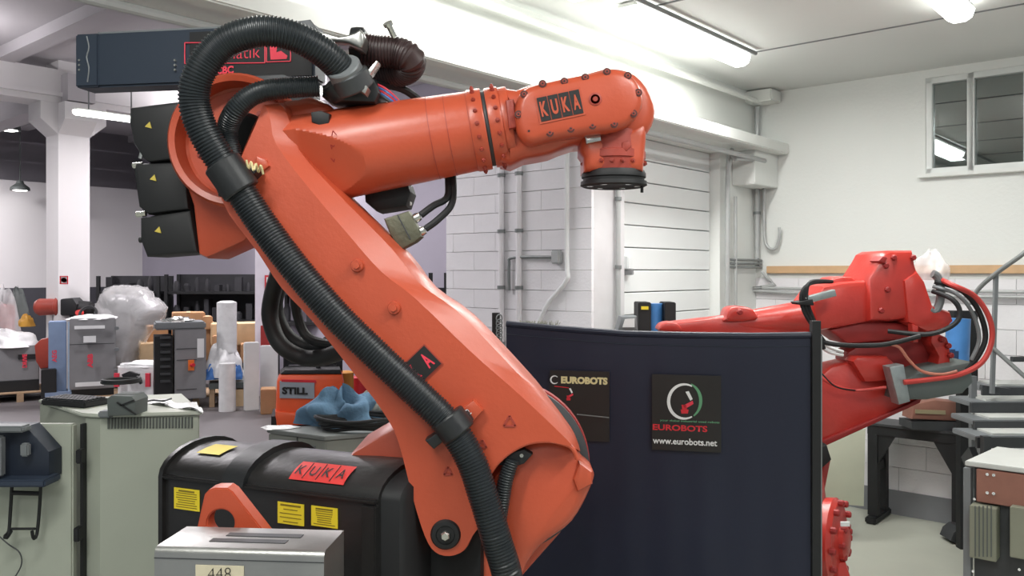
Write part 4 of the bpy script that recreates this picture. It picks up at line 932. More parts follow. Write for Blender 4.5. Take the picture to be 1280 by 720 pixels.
child('tear', MB().slab([(152, 468), (162, 464), (174, 468), (170, 476), (156, 476)], 11.87, 11.92, .004, ref=11.88), RUB, t)
# controller cabinet with exposed fins
t = thing('controller_cabinet', P(228, 508, 11.6), 'tall grey controller cabinet with exposed black fins on its left side', 'cabinet')
a, b = P(219, 412, 11.6), P(256, 507, 11.6)
child('body', MB().box(V(((a.x+b.x)/2, 11.9, (.14+a.z)/2)), (b.x-a.x, .6, a.z-.14)), GREYC, t, bev=.01)
c_, d_ = P(198, 420, 11.65), P(219, 500, 11.65)
child('fin_bay', MB().box(V(((c_.x+d_.x)/2, 11.92, (.14+c_.z)/2)), (d_.x-c_.x, .5, c_.z-.14)), RUB, t)
for k in range(7): child('fin', MB().box(V(((c_.x+d_.x)/2+.02, 11.64, .4+k*.1)), (.13, .06, .035)), DSTEEL, t, bev=.004)
child('lid', MB().box(V(((c_.x+b.x)/2, 11.9, a.z+.05)), (b.x-c_.x, .6, .10)), GSTEEL, t, bev=.02)
child('fitting', lump(V(((c_.x+b.x)/2, 11.85, a.z+.1)), .2, .15, .06, 12, 24, 6, .3), CHROME, t)
child('label_strip', plate(P(249, 436, 11.59), UX, UZ, sc(8, 11.6), sc(24, 11.6), .012), WHT, t)
for py in (436, 450, 487): child('seam', MB().box(P(233, py, 11.598), (sc(24, 11.6), .008, .01)), DSTEEL, t)
sw_ = child('switch', plate(P(237, 457, 11.57), UX, UZ, sc(7, 11.6), sc(13, 11.6), .03), mat('orange_switch', (235, 120, 40), .5), t)
child('knob', MB().cyl(P(237, 457, 11.57), P(237, 457, 11.5), .025, seg=10), LETR, sw_)
# cartons
cart = [(209, 391, 247, 404, 13.6, .5, CARD, 'wide brown carton on the far stack behind the controller cabinet'), (248, 396, 259, 412, 13.5, .4, CARD, 'small brown carton right of the wide one'),
        (257, 405, 316, 432, 13.2, .6, CARD2, 'long pale carton above the white sack'), (260, 420, 278, 440, 12.9, .4, CARD, 'brown carton left of the upright white roll'),
        (176, 408, 200, 428, 13.4, .5, CARD, 'tilted brown carton right of the wrapped robot'), (165, 430, 196, 456, 13.0, .6, CARD2, 'open pale carton behind the wrapped crate'),
        (295, 430, 322, 452, 12.9, .5, CARD, 'brown carton behind the leaning white panels')]
for x0_, y0_, x1_, y1_, Yv, d, mm, lab in cart:
    zb_ = P(0, y1_, Yv).z
    o = pbox('carton', x0_, y0_, x1_, y1_, Yv, d, mm, lab, 'box', turn=.05)
    child('tape_strip', MB().box(V((P((x0_+x1_)/2, 0, Yv).x, Yv+d/2, P(0, y0_, Yv).z+.001)), (.06, d, .004)), CARD2, o)
# low racking that carries the far cartons
t = thing('storage_table', V((P(240, 0, 13.4).x, 13.4, 0)), 'low dark table under the far cartons', 'table')
a, b = P(176, 0, 13).x, P(323, 0, 13).x; zz = P(0, 456, 13).z
child('top', MB().box(V(((a+b)/2, 13.4, zz-.03)), (b-a, 1.1, .06)), DSTEEL, t)
for x_ in (a+.05, b-.05):
    for y_ in (12.9, 13.9): child('leg', MB().box(V((x_, y_, (zz-.06)/2)), (.06, .06, zz-.06)), DSTEEL, t)
for (x0_, y0_, x1_, y1_, Yv) in ((209, 404, 259, 456, 13.6), (262, 432, 322, 456, 13.25)):
    pbox('carton', x0_, y0_, x1_, y1_, Yv, .5, CARD, 'plain brown carton at the bottom of the far stack, '+('left' if x0_ < 250 else 'right'), 'box')
# white rolls, sack, panels
solo('film_roll', MB().lathe(V((P(283.5, 0, 12).x, 12.0, P(0, 440, 12).z)), (0, 0, 1), [(0, sc(12, 12)), (P(0, 378, 12).z-P(0, 440, 12).z, sc(12, 12)), (P(0, 376, 12).z-P(0, 440, 12).z, sc(7, 12))], 20), WRAP2, 'upright white roll of film standing out of the white sack', 'roll')
t = thing('white_sack', V((P(280, 0, 11.9).x, 11.9, P(0, 475, 11.9).z)), 'white plastic sack with blue film on the small crate', 'sack')
child('sack', lump(V((P(280, 0, 12).x, 12.0, P(0, 470, 12).z)), .26, .24, .45, 17, 32, 16, .15), WRAP2, t, ang=60)
for px in (264, 295): child('blue_film', lump(P(px, 474, 11.82), .085, .08, .17, px, 20, 8, .3), BLUEF, t, ang=60)
a, b = P(257, 478, 11.9), P(312, 512, 11.9)
t = thing('crate_stand', V(((a.x+b.x)/2, 12.1, 0)), 'wooden stand with pale box under the white sack', 'crate')
child('top', MB().box(V(((a.x+b.x)/2, 12.1, a.z-.04)), (b.x-a.x, .5, .08)), PLAST, t)
child('box', MB().box(V(((a.x+b.x)/2+.1, 12.05, a.z-.25)), (.4, .4, .3)), CARD2, t)
for x_ in (a.x+.04, b.x-.04): child('leg', MB().box(V((x_, 12.1, (a.z-.08)/2)), (.07, .45, a.z-.08)), PALW, t)
solo('film_roll', MB().lathe(V((P(281, 0, 11.4).x, 11.5, .0)), (0, 0, 1), [(0, sc(10.5, 11.4)), (P(0, 455, 11.4).z, sc(10, 11.4))], 20), WRAP2, 'lower white roll standing on the floor in front of the sack', 'roll')
pbox('foam_panel', 304, 428, 322, 513, 11.5, .08, WHT, 'white foam panel leaning left of the brown floor carton', 'panel', zb=0, turn=.2)
pbox('foam_panel', 325, 432, 346, 512, 12.2, .08, WHT, 'white foam panel leaning behind the brown floor carton', 'panel', zb=0, turn=-.15)
pbox('carton', 322, 487, 341, 516, 11.2, .3, CARD, 'brown floor carton left of the orange truck', 'box', zb=0)
# white post with red notice
m = MB().box(V((P(331, 0, 13).x, 13, 2.0)), (sc(17, 13), .3, 4.9)); struct('trim_12', m, mat('white_post_paint', (222, 216, 226), .7))
t = thing('red_notice', P(335, 352, 12.8), 'red framed notice on the white post behind the link arm', 'sign')
child('board', plate(P(336, 353, 12.83), UX, UZ, sc(10, 12.8), sc(18, 12.8), .01), LETR, t); child('face', plate(P(336, 353, 12.82), UX, UZ, sc(6, 12.8), sc(13, 12.8), .012), WHT, t)
solo('red_board', plate(P(332, 425, 12.8), UX, UZ, sc(11, 12.8), sc(36, 12.8), .06), REDD, 'dark red board at the foot of the white post', 'panel')
# pallet truck
t = thing('pallet_truck', V((P(380, 0, 10.5).x, 10.7, 0)), 'orange electric pallet truck with a grey maker plate', 'truck')
hood = MB().slab([(340, 476), (345, 467), (420, 469), (422, 478), (420, 527), (341, 526), (338, 520)], 10.4, 11.0, .05, ref=10.4)
hd2 = child('hood', hood, TRUCK, t, ang=40)
child('bumper', MB().slab([(338, 512), (372, 516), (420, 514), (421, 531), (340, 531)], 10.36, 10.6, .03, ref=10.4), TRUCK, t, ang=40)
child('cover', MB().slab([(344, 467), (350, 462), (418, 463), (420, 469)], 10.42, 11.0, .01, ref=10.42), RUB, t)
child('plate', plate(P(364, 487, 10.385), V((1, 0, -.06)), UZ, sc(42, 10.4), sc(21, 10.4), .02), mat('plate_grey', (150, 158, 166), .4), hd2)
child('stripe', plate(P(366, 476, 10.38), V((1, 0, -.06)), UZ, sc(42, 10.4), sc(3, 10.4), .02), LETR, hd2)
text('STILL', P(361, 488, 10.37), V((1, 0, -.06)), UZ, sc(31, 10.4), sc(9, 10.4), INK, hd2, bold=.05, up=.012)
child('mast', MB().box(P(392, 450, 10.9), (.62, .1, .1)).box(P(363, 440, 10.9), (.06, .1, .5)).box(P(428, 452, 10.9), (.08, .1, .75)), RUB, t)
child('tiller', MB().tube(resample(cr(pts([(395, 464, 10.6), (396, 440, 10.6), (400, 425, 10.5), (412, 420, 10.5)]), 5), .03), .03, 8), RUB, t)
child('chassis', MB().box(V((P(381, 0, 10.7).x, 10.75, .06)), (.8, .6, .12)), RUB, t)
child('battery', MB().slab([(384, 450), (428, 448), (430, 500), (420, 500), (418, 466), (386, 464)], 11.0, 11.2, .02, ref=11.0), PLAST, t)
child('emergency_button', MB().lathe(P(410, 455, 10.96), (0, -1, 0), [(0, .05), (.04, .05)], 12), LETR, t)
for i, (px, py, r_, mm, lab) in enumerate(((432, 490, .11, 'yellow', 'yellow'), (445, 487, .12, 'red', 'red'), (440, 505, .13, 'black', 'black'))):
    solo('spool', MB().lathe(V((P(px, 0, 11.3).x, 11.3+.28*i, 0)), (0, 0, 1), [(0, r_), (.55-.1*i, r_), (.57-.1*i, r_*.6)], 16), (mat('spool_yellow', (220, 150, 60), .6), LETR, RUB)[i], lab+' drum standing right of the orange truck', 'drum')
# dark racking of stored machines against the end wall
for n_, (x0_, x1_, y0_, Yv, lab) in enumerate(((121, 200, 345, 16.2, 'dark storage rack behind the wrapped robot'), (206, 324, 343, 16.2, 'dark storage rack of machine parts behind the white roll'), (345, 470, 350, 15.5, 'dark storage rack seen behind the link arm'), (536, 560, 341, 13.2, 'dark rack edge beside the white block wall'))):
    a = P(x0_, y0_, Yv); b = P(x1_, y0_, Yv); t = thing('storage_rack', V(((a.x+b.x)/2, Yv+.3, 0)), lab, 'rack')
    for x_ in (a.x+.03, b.x-.03):
        for y_ in (Yv, Yv+.6): child('post', MB().box(V((x_, y_, a.z/2)), (.06, .06, a.z)), RUB, t)
    for z_ in (.4, .95, 1.5): child('shelf', MB().box(V(((a.x+b.x)/2, Yv+.3, z_)), (b.x-a.x, .64, .05)), RUB, t)
    child('back_panel', MB().box(V(((a.x+b.x)/2, Yv+.64, a.z/2)), (b.x-a.x, .03, a.z)), BLCKD, t)
    rnd = random.Random(n_+40)
    mb = MB()
    x_ = a.x+.15
    while x_ < b.x-.12:
        for z_ in (.425, .975, 1.525):
            hh_ = rnd.uniform(.12, min(.4, a.z-z_ if z_ > 1.5 else .4)); wv = rnd.uniform(.08, .16)
            if rnd.random() < .5: mb.box(V((x_, Yv+.25, z_+hh_/2)), (wv, .3, hh_), (1, rnd.uniform(-.3, .3), 0))
            else: mb.lathe(V((x_, Yv+.2, z_)), (0, 0, 1), [(0, wv*.5), (hh_*.7, wv*.5), (hh_, wv*.25)], 10)
        x_ += .2
    child('stored_parts', mb, BLCKD, t, stuff=True)

# ================================================================ CURTAIN SCREEN
pl_, pr_ = P(633, 405, 3.75), P(1019, 405, 3.45)
pl_.z = pr_.z = 0; cu = (pr_-pl_).normalized(); cn = V((cu.y, -cu.x, 0)); cL = (pr_-pl_).length
def cz(px, py): q = ray(px, pl_, cu); return H-(py-HZ)/F*q.y
scr = thing('welding_screen', (pl_+pr_)/2, 'dark navy welding curtain on a black frame in the middle of the hall', 'screen')
vs = []; fs = []; NX, NZ = 90, 10; ztop = [(633, 405), (700, 411), (780, 417), (860, 419), (940, 420), (1019, 419)]
def top_at(px):
    for (a, b), (c, d) in zip(ztop, ztop[1:]):
        if px <= c: return b+(d-b)*(px-a)/(c-a)
    return ztop[-1][1]
for i in range(NX+1):
    s = cL*i/NX; q = pl_+cu*s; px = 640+q.x/q.y*F; zt_ = cz(px, top_at(px))
    for j in range(NZ+1):
        z = .12+(zt_-.12)*j/NZ; w_ = .0022*math.sin(i*.55)+.003*math.sin(i*.23+j*.2)
        vs.append(q+cn*(w_*(.3+.7*(1-j/NZ)))+V((0, 0, z)))
for i in range(NX):
    for j in range(NZ): a = i*(NZ+1)+j; fs.append((a, a+NZ+1, a+NZ+2, a+1))
nv = len(vs); mb = MB().add(vs, fs); mb.add([v-cn*.006 for v in vs], [f[::-1] for f in fs])
cur = child('curtain', mb, CURT, scr, ang=50)
child('hem', MB().tube([vs[i*(NZ+1)+NZ]-cn*.003 for i in range(0, NX+1, 3)], .014, 8), CURT, scr)
child('stitch', MB().tube([vs[i*(NZ+1)+NZ]-V((0, 0, .045))+cn*.002 for i in range(0, NX+1, 3)], .0015, 5), NAVYB, scr)
child('post', MB().bar(P(620, 391, 3.76), V((P(620, 0, 3.76).x, 3.76, 0)), .035), RUB, scr)
child('post', MB().bar(pr_+V((0, 0, cz(1019, 401))), pr_, .035), RUB, scr)
child('edge_strip', MB().bar(pr_+cu*.022+V((0, 0, cz(1019, 420))), pr_+cu*.022+V((0, 0, .1)), .008), PIPED, scr)
for q in (pl_-cu*.05, pr_): child('foot', MB().box(q+V((0, 0, .02)), (.06, .6, .04), cu, cn), RUB, scr)
ringm = mesh_of(MB().tube([V((.018*math.cos(a), .0, .018*math.sin(a))) for a in [k*math.pi/6 for k in range(13)]], .003, 5), 'tie_ring', GSTEEL)
for k in range(12): piece('tie_ring', ringm, scr, P(624, 398+k*6, 3.74), (0, 0, .8))
mb = MB(); rnd = random.Random(3)
for k in range(90):
    px = 648+50*rnd.random(); p = P(px, 410, 3.85); mb.bar(p, p+V((rnd.uniform(-.02, .02), 0, rnd.uniform(.02, .036))), .002)
tin = solo('bristle_strip', mb.box(P(673, 411, 3.85), (sc(54, 3.85), .02, .012)), mat('pale_bristle', (186, 188, 168), .7), 'pale bristle fringe sticking up behind the left end of the navy screen', 'brush', kind=None)
solo('bristle_stand', MB().box(V((P(673, 0, 3.85).x, 3.87, P(0, 413, 3.85).z/2)), (sc(50, 3.85), .02, P(0, 413, 3.85).z)), DSTEEL, 'narrow panel behind the navy screen that carries the bristle fringe', 'panel')
def cp(px, py, off=.016): q = ray(px, pl_, cu); return V((q.x, q.y, H-(py-HZ)/F*q.y))+cn*off
def wpx(a, b): return (ray(b, pl_, cu)-ray(a, pl_, cu)).length
# printed poster, right
def sheet(x0, y0, x1, y1, m_, nm='poster'):
    c = cp((x0+x1)/2, (y0+y1)/2); return child(nm, plate(c, cu, UZ, wpx(x0, x1), sc(y1-y0, c.y), .004), m_, scr)
p1 = sheet(815, 468, 901, 563, POST)
def arc(cx_, cy_, r0, r1, a0, a1, m_, par, off=.0195, ky=1.0):
    n_ = 24; vs = []; fs = []
    for i in range(n_+1):
        a = math.radians(a0+(a1-a0)*i/n_); k = math.sin(math.pi*i/n_)*.6+.4; ri = r1-(r1-r0)*k
        vs += [cp(cx_+ri*math.cos(a), cy_-ri*ky*math.sin(a), off), cp(cx_+r1*math.cos(a), cy_-r1*ky*math.sin(a), off)]
    for i in range(n_): fs.append((2*i, 2*i+1, 2*i+3, 2*i+2))
    n0 = len(vs); vs2 = vs+[v-cn*.001 for v in vs]; fs += [tuple(x+n0 for x in f[::-1]) for f in fs]
    return child('logo_ring', MB().add(vs2, fs), m_, par)
arc(855, 501, 17, 21, 60, 300, WHT, p1, ky=1.08); arc(857, 500, 17, 21, -60, 70, GRN, p1, ky=1.08)
def fig(cx_, cy_, k, par, off=.02):
    def f_(l): 
        q = [cp(cx_+a*k, cy_+b*k, off) for a, b in l]; return q
    for l, mm in (([(-6, 9), (4, 9), (3, 14), (-5, 14)], LETR), ([(-5, 3), (1, 3), (2, 9), (-4, 9)], LETR), ([(-3, 4), (9, -2), (10, 2), (0, 8)], PINK), ([(6, -2), (9, -4), (4, -14), (0, -13)], WHT)):
        q = f_(l); child('logo_figure', MB().loft([q, [v-cn*.001 for v in q]]), mm, par)
fig(857, 502, 1.0, p1)
text('your global industrial used robots', cp(862, 526, .018), cu, UZ, wpx(823, 897), sc(3.2, 3.6), GRN, p1, bold=.02)
text('EUROBOTS', cp(850, 534, .018), cu, UZ, wpx(816, 884), sc(7.5, 3.6), LETR, p1, bold=.03)
text('www.eurobots.net', cp(856, 551, .018), cu, UZ, wpx(816, 896), sc(8, 3.6), WHT, p1, bold=.02)
p2_ = sheet(688, 463, 762, 550, POST)
arc(694, 474, 3.6, 5.4, 40, 320, WHT, p2_)
text('EUROBOTS', cp(731, 475, .018), cu, UZ, wpx(702, 760), sc(9, 3.7), CREAM, p2_, bold=.06)
fig(712, 492, .55, p2_); child('rule', MB().bar(cp(722, 517, .02), cp(762, 521, .02), .004), PIPED, p2_); child('rule', MB().bar(cp(694, 482, .02), cp(712, 484, .02), .003), LETR, p2_)

# ================================================================ BEHIND THE SCREEN
t = thing('blue_roll_stand', V((P(821, 0, 5.3).x, 5.4, 0)), 'black upright stand with blue roll behind the screen, left of the red robot', 'stand')
for x0_, x1_ in ((798, 814), (831, 845)):
    a, b = P(x0_, 378, 5.3), P(x1_, 378, 5.3); child('side', MB().box(V(((a.x+b.x)/2, 5.4, a.z/2)), (b.x-a.x, .2, a.z)), RUB, t, bev=.005)
child('roll', MB().cyl(V((P(821, 0, 5.3).x, 5.4, .3)), V((P(821, 0, 5.3).x, 5.4, P(0, 380, 5.3).z)), .055, seg=20), BLUE, t)
child('yellow_label', plate(P(806, 385, 5.29), UX, UZ, sc(9, 5.3), sc(4, 5.3), .005), YEL, t)
t = thing('meter_box', V((P(784, 0, 5.0).x, 5.1, 0)), 'small grey instrument box on a post above the navy screen', 'instrument')
child('casing', MB().slab([(772, 413), (777, 396), (796, 395), (797, 413)], 5.0, 5.15, .008, ref=5.0), GSTEEL, t)
child('face', MB().slab([(778, 409), (781, 399), (793, 398), (793, 409)], 4.99, 5.01, 0, ref=5.0), WHT, t)
child('post', MB().box(V((P(785, 0, 5.08).x, 5.08, P(0, 413, 5).z/2)), (.05, .05, P(0, 413, 5).z)), DSTEEL, t)
t = thing('blue_roll_stand', V((P(1208, 0, 5.3).x, 5.78, 0)), 'black upright stand with blue roll behind the red robot hoses', 'stand')
a, b = P(1196, 389, 5.7), P(1226, 389, 5.7); child('side', MB().box(V(((a.x+b.x)/2, 5.78, (a.z+1.15)/2)), (b.x-a.x, .1, a.z-1.15)), RUB, t, bev=.005)
child('pole', MB().box(V(((a.x+b.x)/2, 5.78, .58)), (.06, .06, 1.16)), RUB, t)
child('roll', MB().cyl(P(1196, 450, 5.62), P(1198, 398, 5.62), .075, seg=20), BLUE, t)
child('bottle', MB().box(P(1192, 452, 5.6), (.1, .1, .17)), mat('dark_blue', (36, 60, 96), .5), t, bev=.01)

# ================================================================ RED ROBOT
Yr = 4.7
rb = thing('red_robot', V((1.95, 4.9, 0)), 'bright red robot with black and red hoses at the right behind the screen', 'robot')
def rs(name, pg, y0, y1, m_=RED, ch=.02, sm=0, ang=32, lab=None, par=None): return child(name, MB().slab(pg, y0, y1, ch, sm, ref=y0), m_, par or rb, ang=ang, label=lab)
child('forearm', MB().lathe(P(836, 411, Yr), P(1015, 396, Yr)-P(836, 411, Yr), [(0, sc(7, Yr)), (.2, sc(10, Yr)), (.8, sc(22, Yr))], 20), RED, rb)
rs('forearm_shell', [(828, 412), (832, 405), (845, 403), (890, 398), (960, 390), (1020, 378), (1030, 410), (1015, 422), (830, 422)], Yr-.06, Yr+.1, ch=.015)
rs('wrist_housing', [(908, 396), (912, 386), (924, 383), (938, 385), (945, 391), (945, 400), (908, 402)], Yr-.09, Yr+.06, RED, .015, 3, 50)
rs('wrist_tip', [(826, 414), (826, 407), (834, 403), (846, 404), (852, 414)], Yr-.08, Yr+.05, RED, .01, 3, 50)
rs('arm_body', [(1016, 378), (1030, 358), (1052, 353), (1088, 350), (1092, 402), (1050, 410), (1022, 414)], Yr-.16, Yr+.16, RED, .03)
rs('arm_lug', [(1038, 354), (1044, 347), (1064, 346), (1072, 354), (1070, 360), (1040, 362)], Yr-.1, Yr+.1, RED, .01, 2, 50)
rs('head_block', [(1086, 348), (1099, 328), (1105, 317), (1113, 313), (1143, 313), (1146, 330), (1150, 345), (1143, 398), (1118, 402), (1087, 402)], Yr-.2, Yr+.18, RED, .035)
rs('head_side', [(1130, 350), (1148, 338), (1158, 352), (1168, 382), (1190, 390), (1194, 402), (1184, 412), (1160, 416), (1135, 404)], Yr-.22, Yr+.1, RED, .03)
rs('head_rib', [(1098, 326), (1104, 320), (1110, 322), (1106, 330)], Yr-.22, Yr-.1, REDD, .006)
rs('underside', [(1035, 412), (1090, 400), (1135, 405), (1165, 418), (1130, 425), (1060, 430)], Yr-.12, Yr+.15, REDD, .02)  # shade under the arm painted in with the darker red
rs('lug', [(1140, 405), (1148, 408), (1148, 428), (1142, 428)], Yr-.25, Yr-.2, RED, .005)
rs('upper_link', [(1060, 440), (1100, 424), (1150, 420), (1176, 420), (1186, 430), (1187, 455), (1180, 468), (1120, 474), (1068, 462)], Yr-.05, Yr+.12, REDD, .02, 2, 40)
rs('fork', [(1168, 418), (1184, 422), (1188, 440), (1187, 458), (1178, 468), (1170, 464), (1174, 446), (1164, 428)], Yr-.16, Yr-.02, RED, .01, 2, 40)
rs('lower_link', [(1015, 480), (1040, 458), (1066, 452), (1110, 474), (1150, 482), (1180, 480), (1150, 500), (1134, 509), (1016, 560)], Yr-.10, Yr+.1, RED, .02)
rs('link_skirt', [(1016, 556), (1134, 506), (1155, 494), (1150, 504), (1016, 565)], Yr-.12, Yr+.12, REDD, .006)
rs('hub', [(1066, 452), (1072, 446), (1110, 446), (1122, 458), (1120, 476), (1082, 478)], Yr-.16, Yr-.04, RED, .015)
gb = rs('grey_motor', [(1128, 474), (1160, 462), (1214, 452), (1218, 478), (1205, 492), (1160, 500), (1122, 500)], Yr-.26, Yr-.02, mat('grey_motor_paint', (92, 100, 98), .5), .02, lab='grey motor under the head')
rs('motor_plate', [(1112, 459), (1130, 456), (1138, 502), (1124, 506)], Yr-.29, Yr-.2, GALV, .004, lab='galvanised plate')
bl2 = mesh_of(MB().lathe((0, 0, 0), (0, 0, 1), [(0, .016), (.02, .016), (.026, .011)], 8), 'bolt', REDD)
for (px, py) in ((1176, 424), (1184, 432), (1187, 444), (1185, 456), (1179, 465)): piece('bolt', bl2, rb, P(px, py, Yr-.16), aim(FACE))
for (px, py) in ((1106, 332), (1116, 322), (1140, 322), (1108, 362), (1060, 372), (924, 390), (1100, 388), (1050, 392)): piece('bolt', bl2, rb, P(px, py, Yr-.19 if px > 1090 else Yr-.13), aim(FACE))
def rh(name, l, r_, m_, lab=None): return child(name, MB().tube(resample(cr(pts(l), 6), .02), r_, 9), m_, rb, label=lab)
y_ = Yr-.3
rh('red_hose', [(1168, 346, y_+.2), (1190, 356, y_), (1218, 370, y_), (1236, 396, y_), (1240, 424, y_), (1228, 452, y_), (1200, 468, y_), (1165, 474, y_), (1130, 478, y_)], .014, REDH)
rh('black_hose', [(1168, 352, y_+.1), (1200, 362, y_+.05), (1222, 386, y_+.05), (1232, 420, y_+.05), (1222, 446, y_+.05), (1206, 462, y_+.05)], .014, RUB)
rh('grey_hose', [(1166, 358, y_+.1), (1196, 368, y_+.03), (1216, 392, y_+.03), (1224, 424, y_+.03), (1214, 450, y_+.03)], .010, GSTEEL)
rh('black_hose', [(1166, 364, y_+.1), (1190, 374, y_), (1200, 390, y_-.02), (1192, 406, y_-.02), (1160, 418, y_), (1110, 414, y_+.1)], .013, RUB)
rh('black_hose', [(1022, 425, y_), (1040, 430, y_), (1075, 432, y_), (1110, 430, y_), (1150, 420, y_)], .013, RUB)
rh('tan_hose', [(1110, 430, y_), (1124, 434, y_), (1136, 450, y_), (1152, 464, y_), (1176, 468, y_), (1196, 464, y_)], .008, TANH)
rh('red_hose', [(1022, 470, y_+.1), (1044, 482, y_+.1), (1070, 488, y_+.1), (1108, 484, y_+.05)], .008, REDH)
for k in range(3): rh('black_hose', [(1040, 352, y_+.1), (1014, 354-k, y_-.0), (1002+k*3, 366, y_-.02), (1003+k*4, 384, y_-.02), (1012+k*3, 402, y_-.02), (1030, 426+k*5, y_)], .010, RUB)
for k in range(2): rh('white_hose', [(1024, 424+k*7, y_+.08), (1036, 434+k*6, y_+.08), (1054, 440+k*4, y_+.08)], .009, WHT)
rh('cable', [(1018, 455, y_-.04), (1030, 470, y_-.04), (1046, 484, y_), (1070, 488, y_+.1)], .004, RUB)
rs('hose_tray', [(1006, 372), (1044, 362), (1046, 370), (1012, 379)], y_-.03, y_+.02, GALV, .003, lab='galvanised hose tray')
rs('hose_strap', [(996, 378), (1016, 374), (1018, 382), (998, 381)], y_-.05, y_+.05, RUB, .003)
child('wrist_ring', MB().tube(resample(cr([P(1166+10*math.cos(a), 366+24*math.sin(a), Yr-.2) for a in [k*math.pi/6-1.6 for k in range(8)]][::-1], 5), .01), .022, 10), GSTEEL, rb)
child('plastic_wrap', lump(P(1163, 350, Yr-.04), .085, .12, .155, 11, 40, 16, .13), WRAP, rb, ang=70, label='clear plastic wrapped over the head')
# base of the red robot
Yb = 4.0
cb0, cb1 = P(1000, 668, Yb), P(1052, 676, Yb-.1)
child('base_motor', MB().lathe(P(950, 662, Yb+.1), P(1048, 676, Yb-.1)-P(950, 662, Yb+.1), [(0, sc(40, Yb)), (.30, sc(44, Yb)), (.31, sc(50, Yb)), (.35, sc(51, Yb)), (.37, sc(46, Yb)), (.38, sc(22, Yb)), (.40, sc(22, Yb)), (.41, sc(14, Yb))], 36), RED, rb)
ax_ = (P(1048, 676, Yb-.1)-P(950, 662, Yb+.1)).normalized(); e1_ = V((0, 0, 1)); e2_ = ax_.cross(e1_).normalized(); cc_ = P(950, 662, Yb+.1)
for k in range(12):
    a = k*math.pi/6; d_ = e1_*math.cos(a)+e2_*math.sin(a)
    piece('bolt', bl2, rb, cc_+ax_*.365+d_*sc(46, Yb), aim(ax_))
    if k % 2: piece('bolt', bl2, rb, cc_+ax_*.385+d_*sc(19, Yb), aim(ax_))
child('sticker', MB().box(cc_+ax_*.345+e1_*sc(30, Yb)-V((0, .13, 0)), (.04, .01, .02)), WHT, rb)
child('base_bracket', MB().slab([(1028, 700), (1052, 696), (1072, 760), (1072, 860), (1030, 860)], Yb-.16, Yb+.2, .02, ref=Yb-.1), RED, rb)
child('base', MB().lathe(V((1.35, 4.4, 0)), (0, 0, 1), [(0, .45), (.05, .45), (.06, .36), (.4, .33), (.55, .30), (1.2, .22)], 32), RED, rb)
child('cable_plug', MB().slab([(1018, 560), (1034, 556), (1040, 575), (1028, 586), (1018, 580)], 4.3, 4.4, .01, ref=4.3), RUB, rb)
child('strut', MB().bar(P(1020, 620, 4.3), P(1030, 570, 4.35), .05), REDD, rb)

# ================================================================ RIGHT SIDE
# pale leaning board
q0 = P(1030, 560, 5.9)
solo('pale_board', MB().slab([(1000, 540), (1082, 536), (1080, 633), (1000, 626)], 5.9, 5.94, .004, ref=5.9), mat('pale_green_board', (200, 204, 184), .7), 'pale greenish board standing behind the red robot base', 'panel')
# dark steel bench
bt = thing('steel_bench', V((2.9, 5.4, 0)), 'black steel bench with gusseted legs against the right wall', 'bench')
fl0 = P(1086, 640, 5.42); fl0.z = 0
Yq = 1.9*1050/(650-340)
u_ = DW
o_ = V((2.875, 6.59, 0))
zb2 = .743
BLn = .66; BD = .27
def bb2(s, d, z): return o_+u_*s-NW*d*-1*-1+V((0, 0, z)) if False else o_+u_*s+NW*d+V((0, 0, z))
child('top_frame', MB().box(bb2(BLn/2, BD/2, zb2-.04), (BLn, BD, .07), DW, DR), RUB, bt, bev=.004)
child('bench_top', MB().box(bb2(BLn/2, BD/2, zb2+.005), (BLn+.02, BD+.02, .02), DW, DR), DSTEEL, bt, bev=.003)
for s_ in (.04, BLn-.04):
    for d_ in (.03, BD-.03): child('leg', MB().box(bb2(s_, d_, (zb2-.07)/2+.03), (.07, .07, zb2-.13), DW, DR), RUB, bt)
    child('brace', MB().box(bb2(s_, BD/2, .42), (.05, BD-.06, .06), DW, DR), RUB, bt); child('foot', MB().box(bb2(s_, BD/2, .03), (.08, BD+.12, .05), DW, DR), RUB, bt, bev=.01)
for s_, sg_ in ((.07, 1), (BLn-.07, -1)):
    gp = [bb2(s_, BD-.01, zb2-.07), bb2(s_+sg_*.13, BD-.01, zb2-.07), bb2(s_, BD-.01, zb2-.3)]
    child('gusset', MB().loft([gp, [p+NW*-.02 for p in gp]]), RUB, bt)
t = thing('brown_machine', P(1175, 538, 6.1), 'small brown metal machine on the black steel bench', 'machine')
child('housing', MB().slab([(1140, 524), (1142, 506), (1168, 500), (1208, 504), (1209, 527)], 6.06, 6.22, .01, ref=6.06), BROWN, t)
child('nameplate', plate(P(1163, 515, 6.055), V((1, 0, -.04)), UZ, sc(38, 6.0), sc(5, 6.0), .008), mat('olive_plate', (150, 140, 110), .5), t)
child('base', MB().slab([(1138, 527), (1209, 527), (1209, 540), (1138, 536)], 6.04, 6.24, 0, ref=6.06), DSTEEL, t)
for px, py in ((1200, 515), (1206, 512), (1203, 520)): child('knob', MB().lathe(P(px, py, 6.06), (0, -1, 0), [(0, .012), (.03, .012)], 8), CHROME, t)
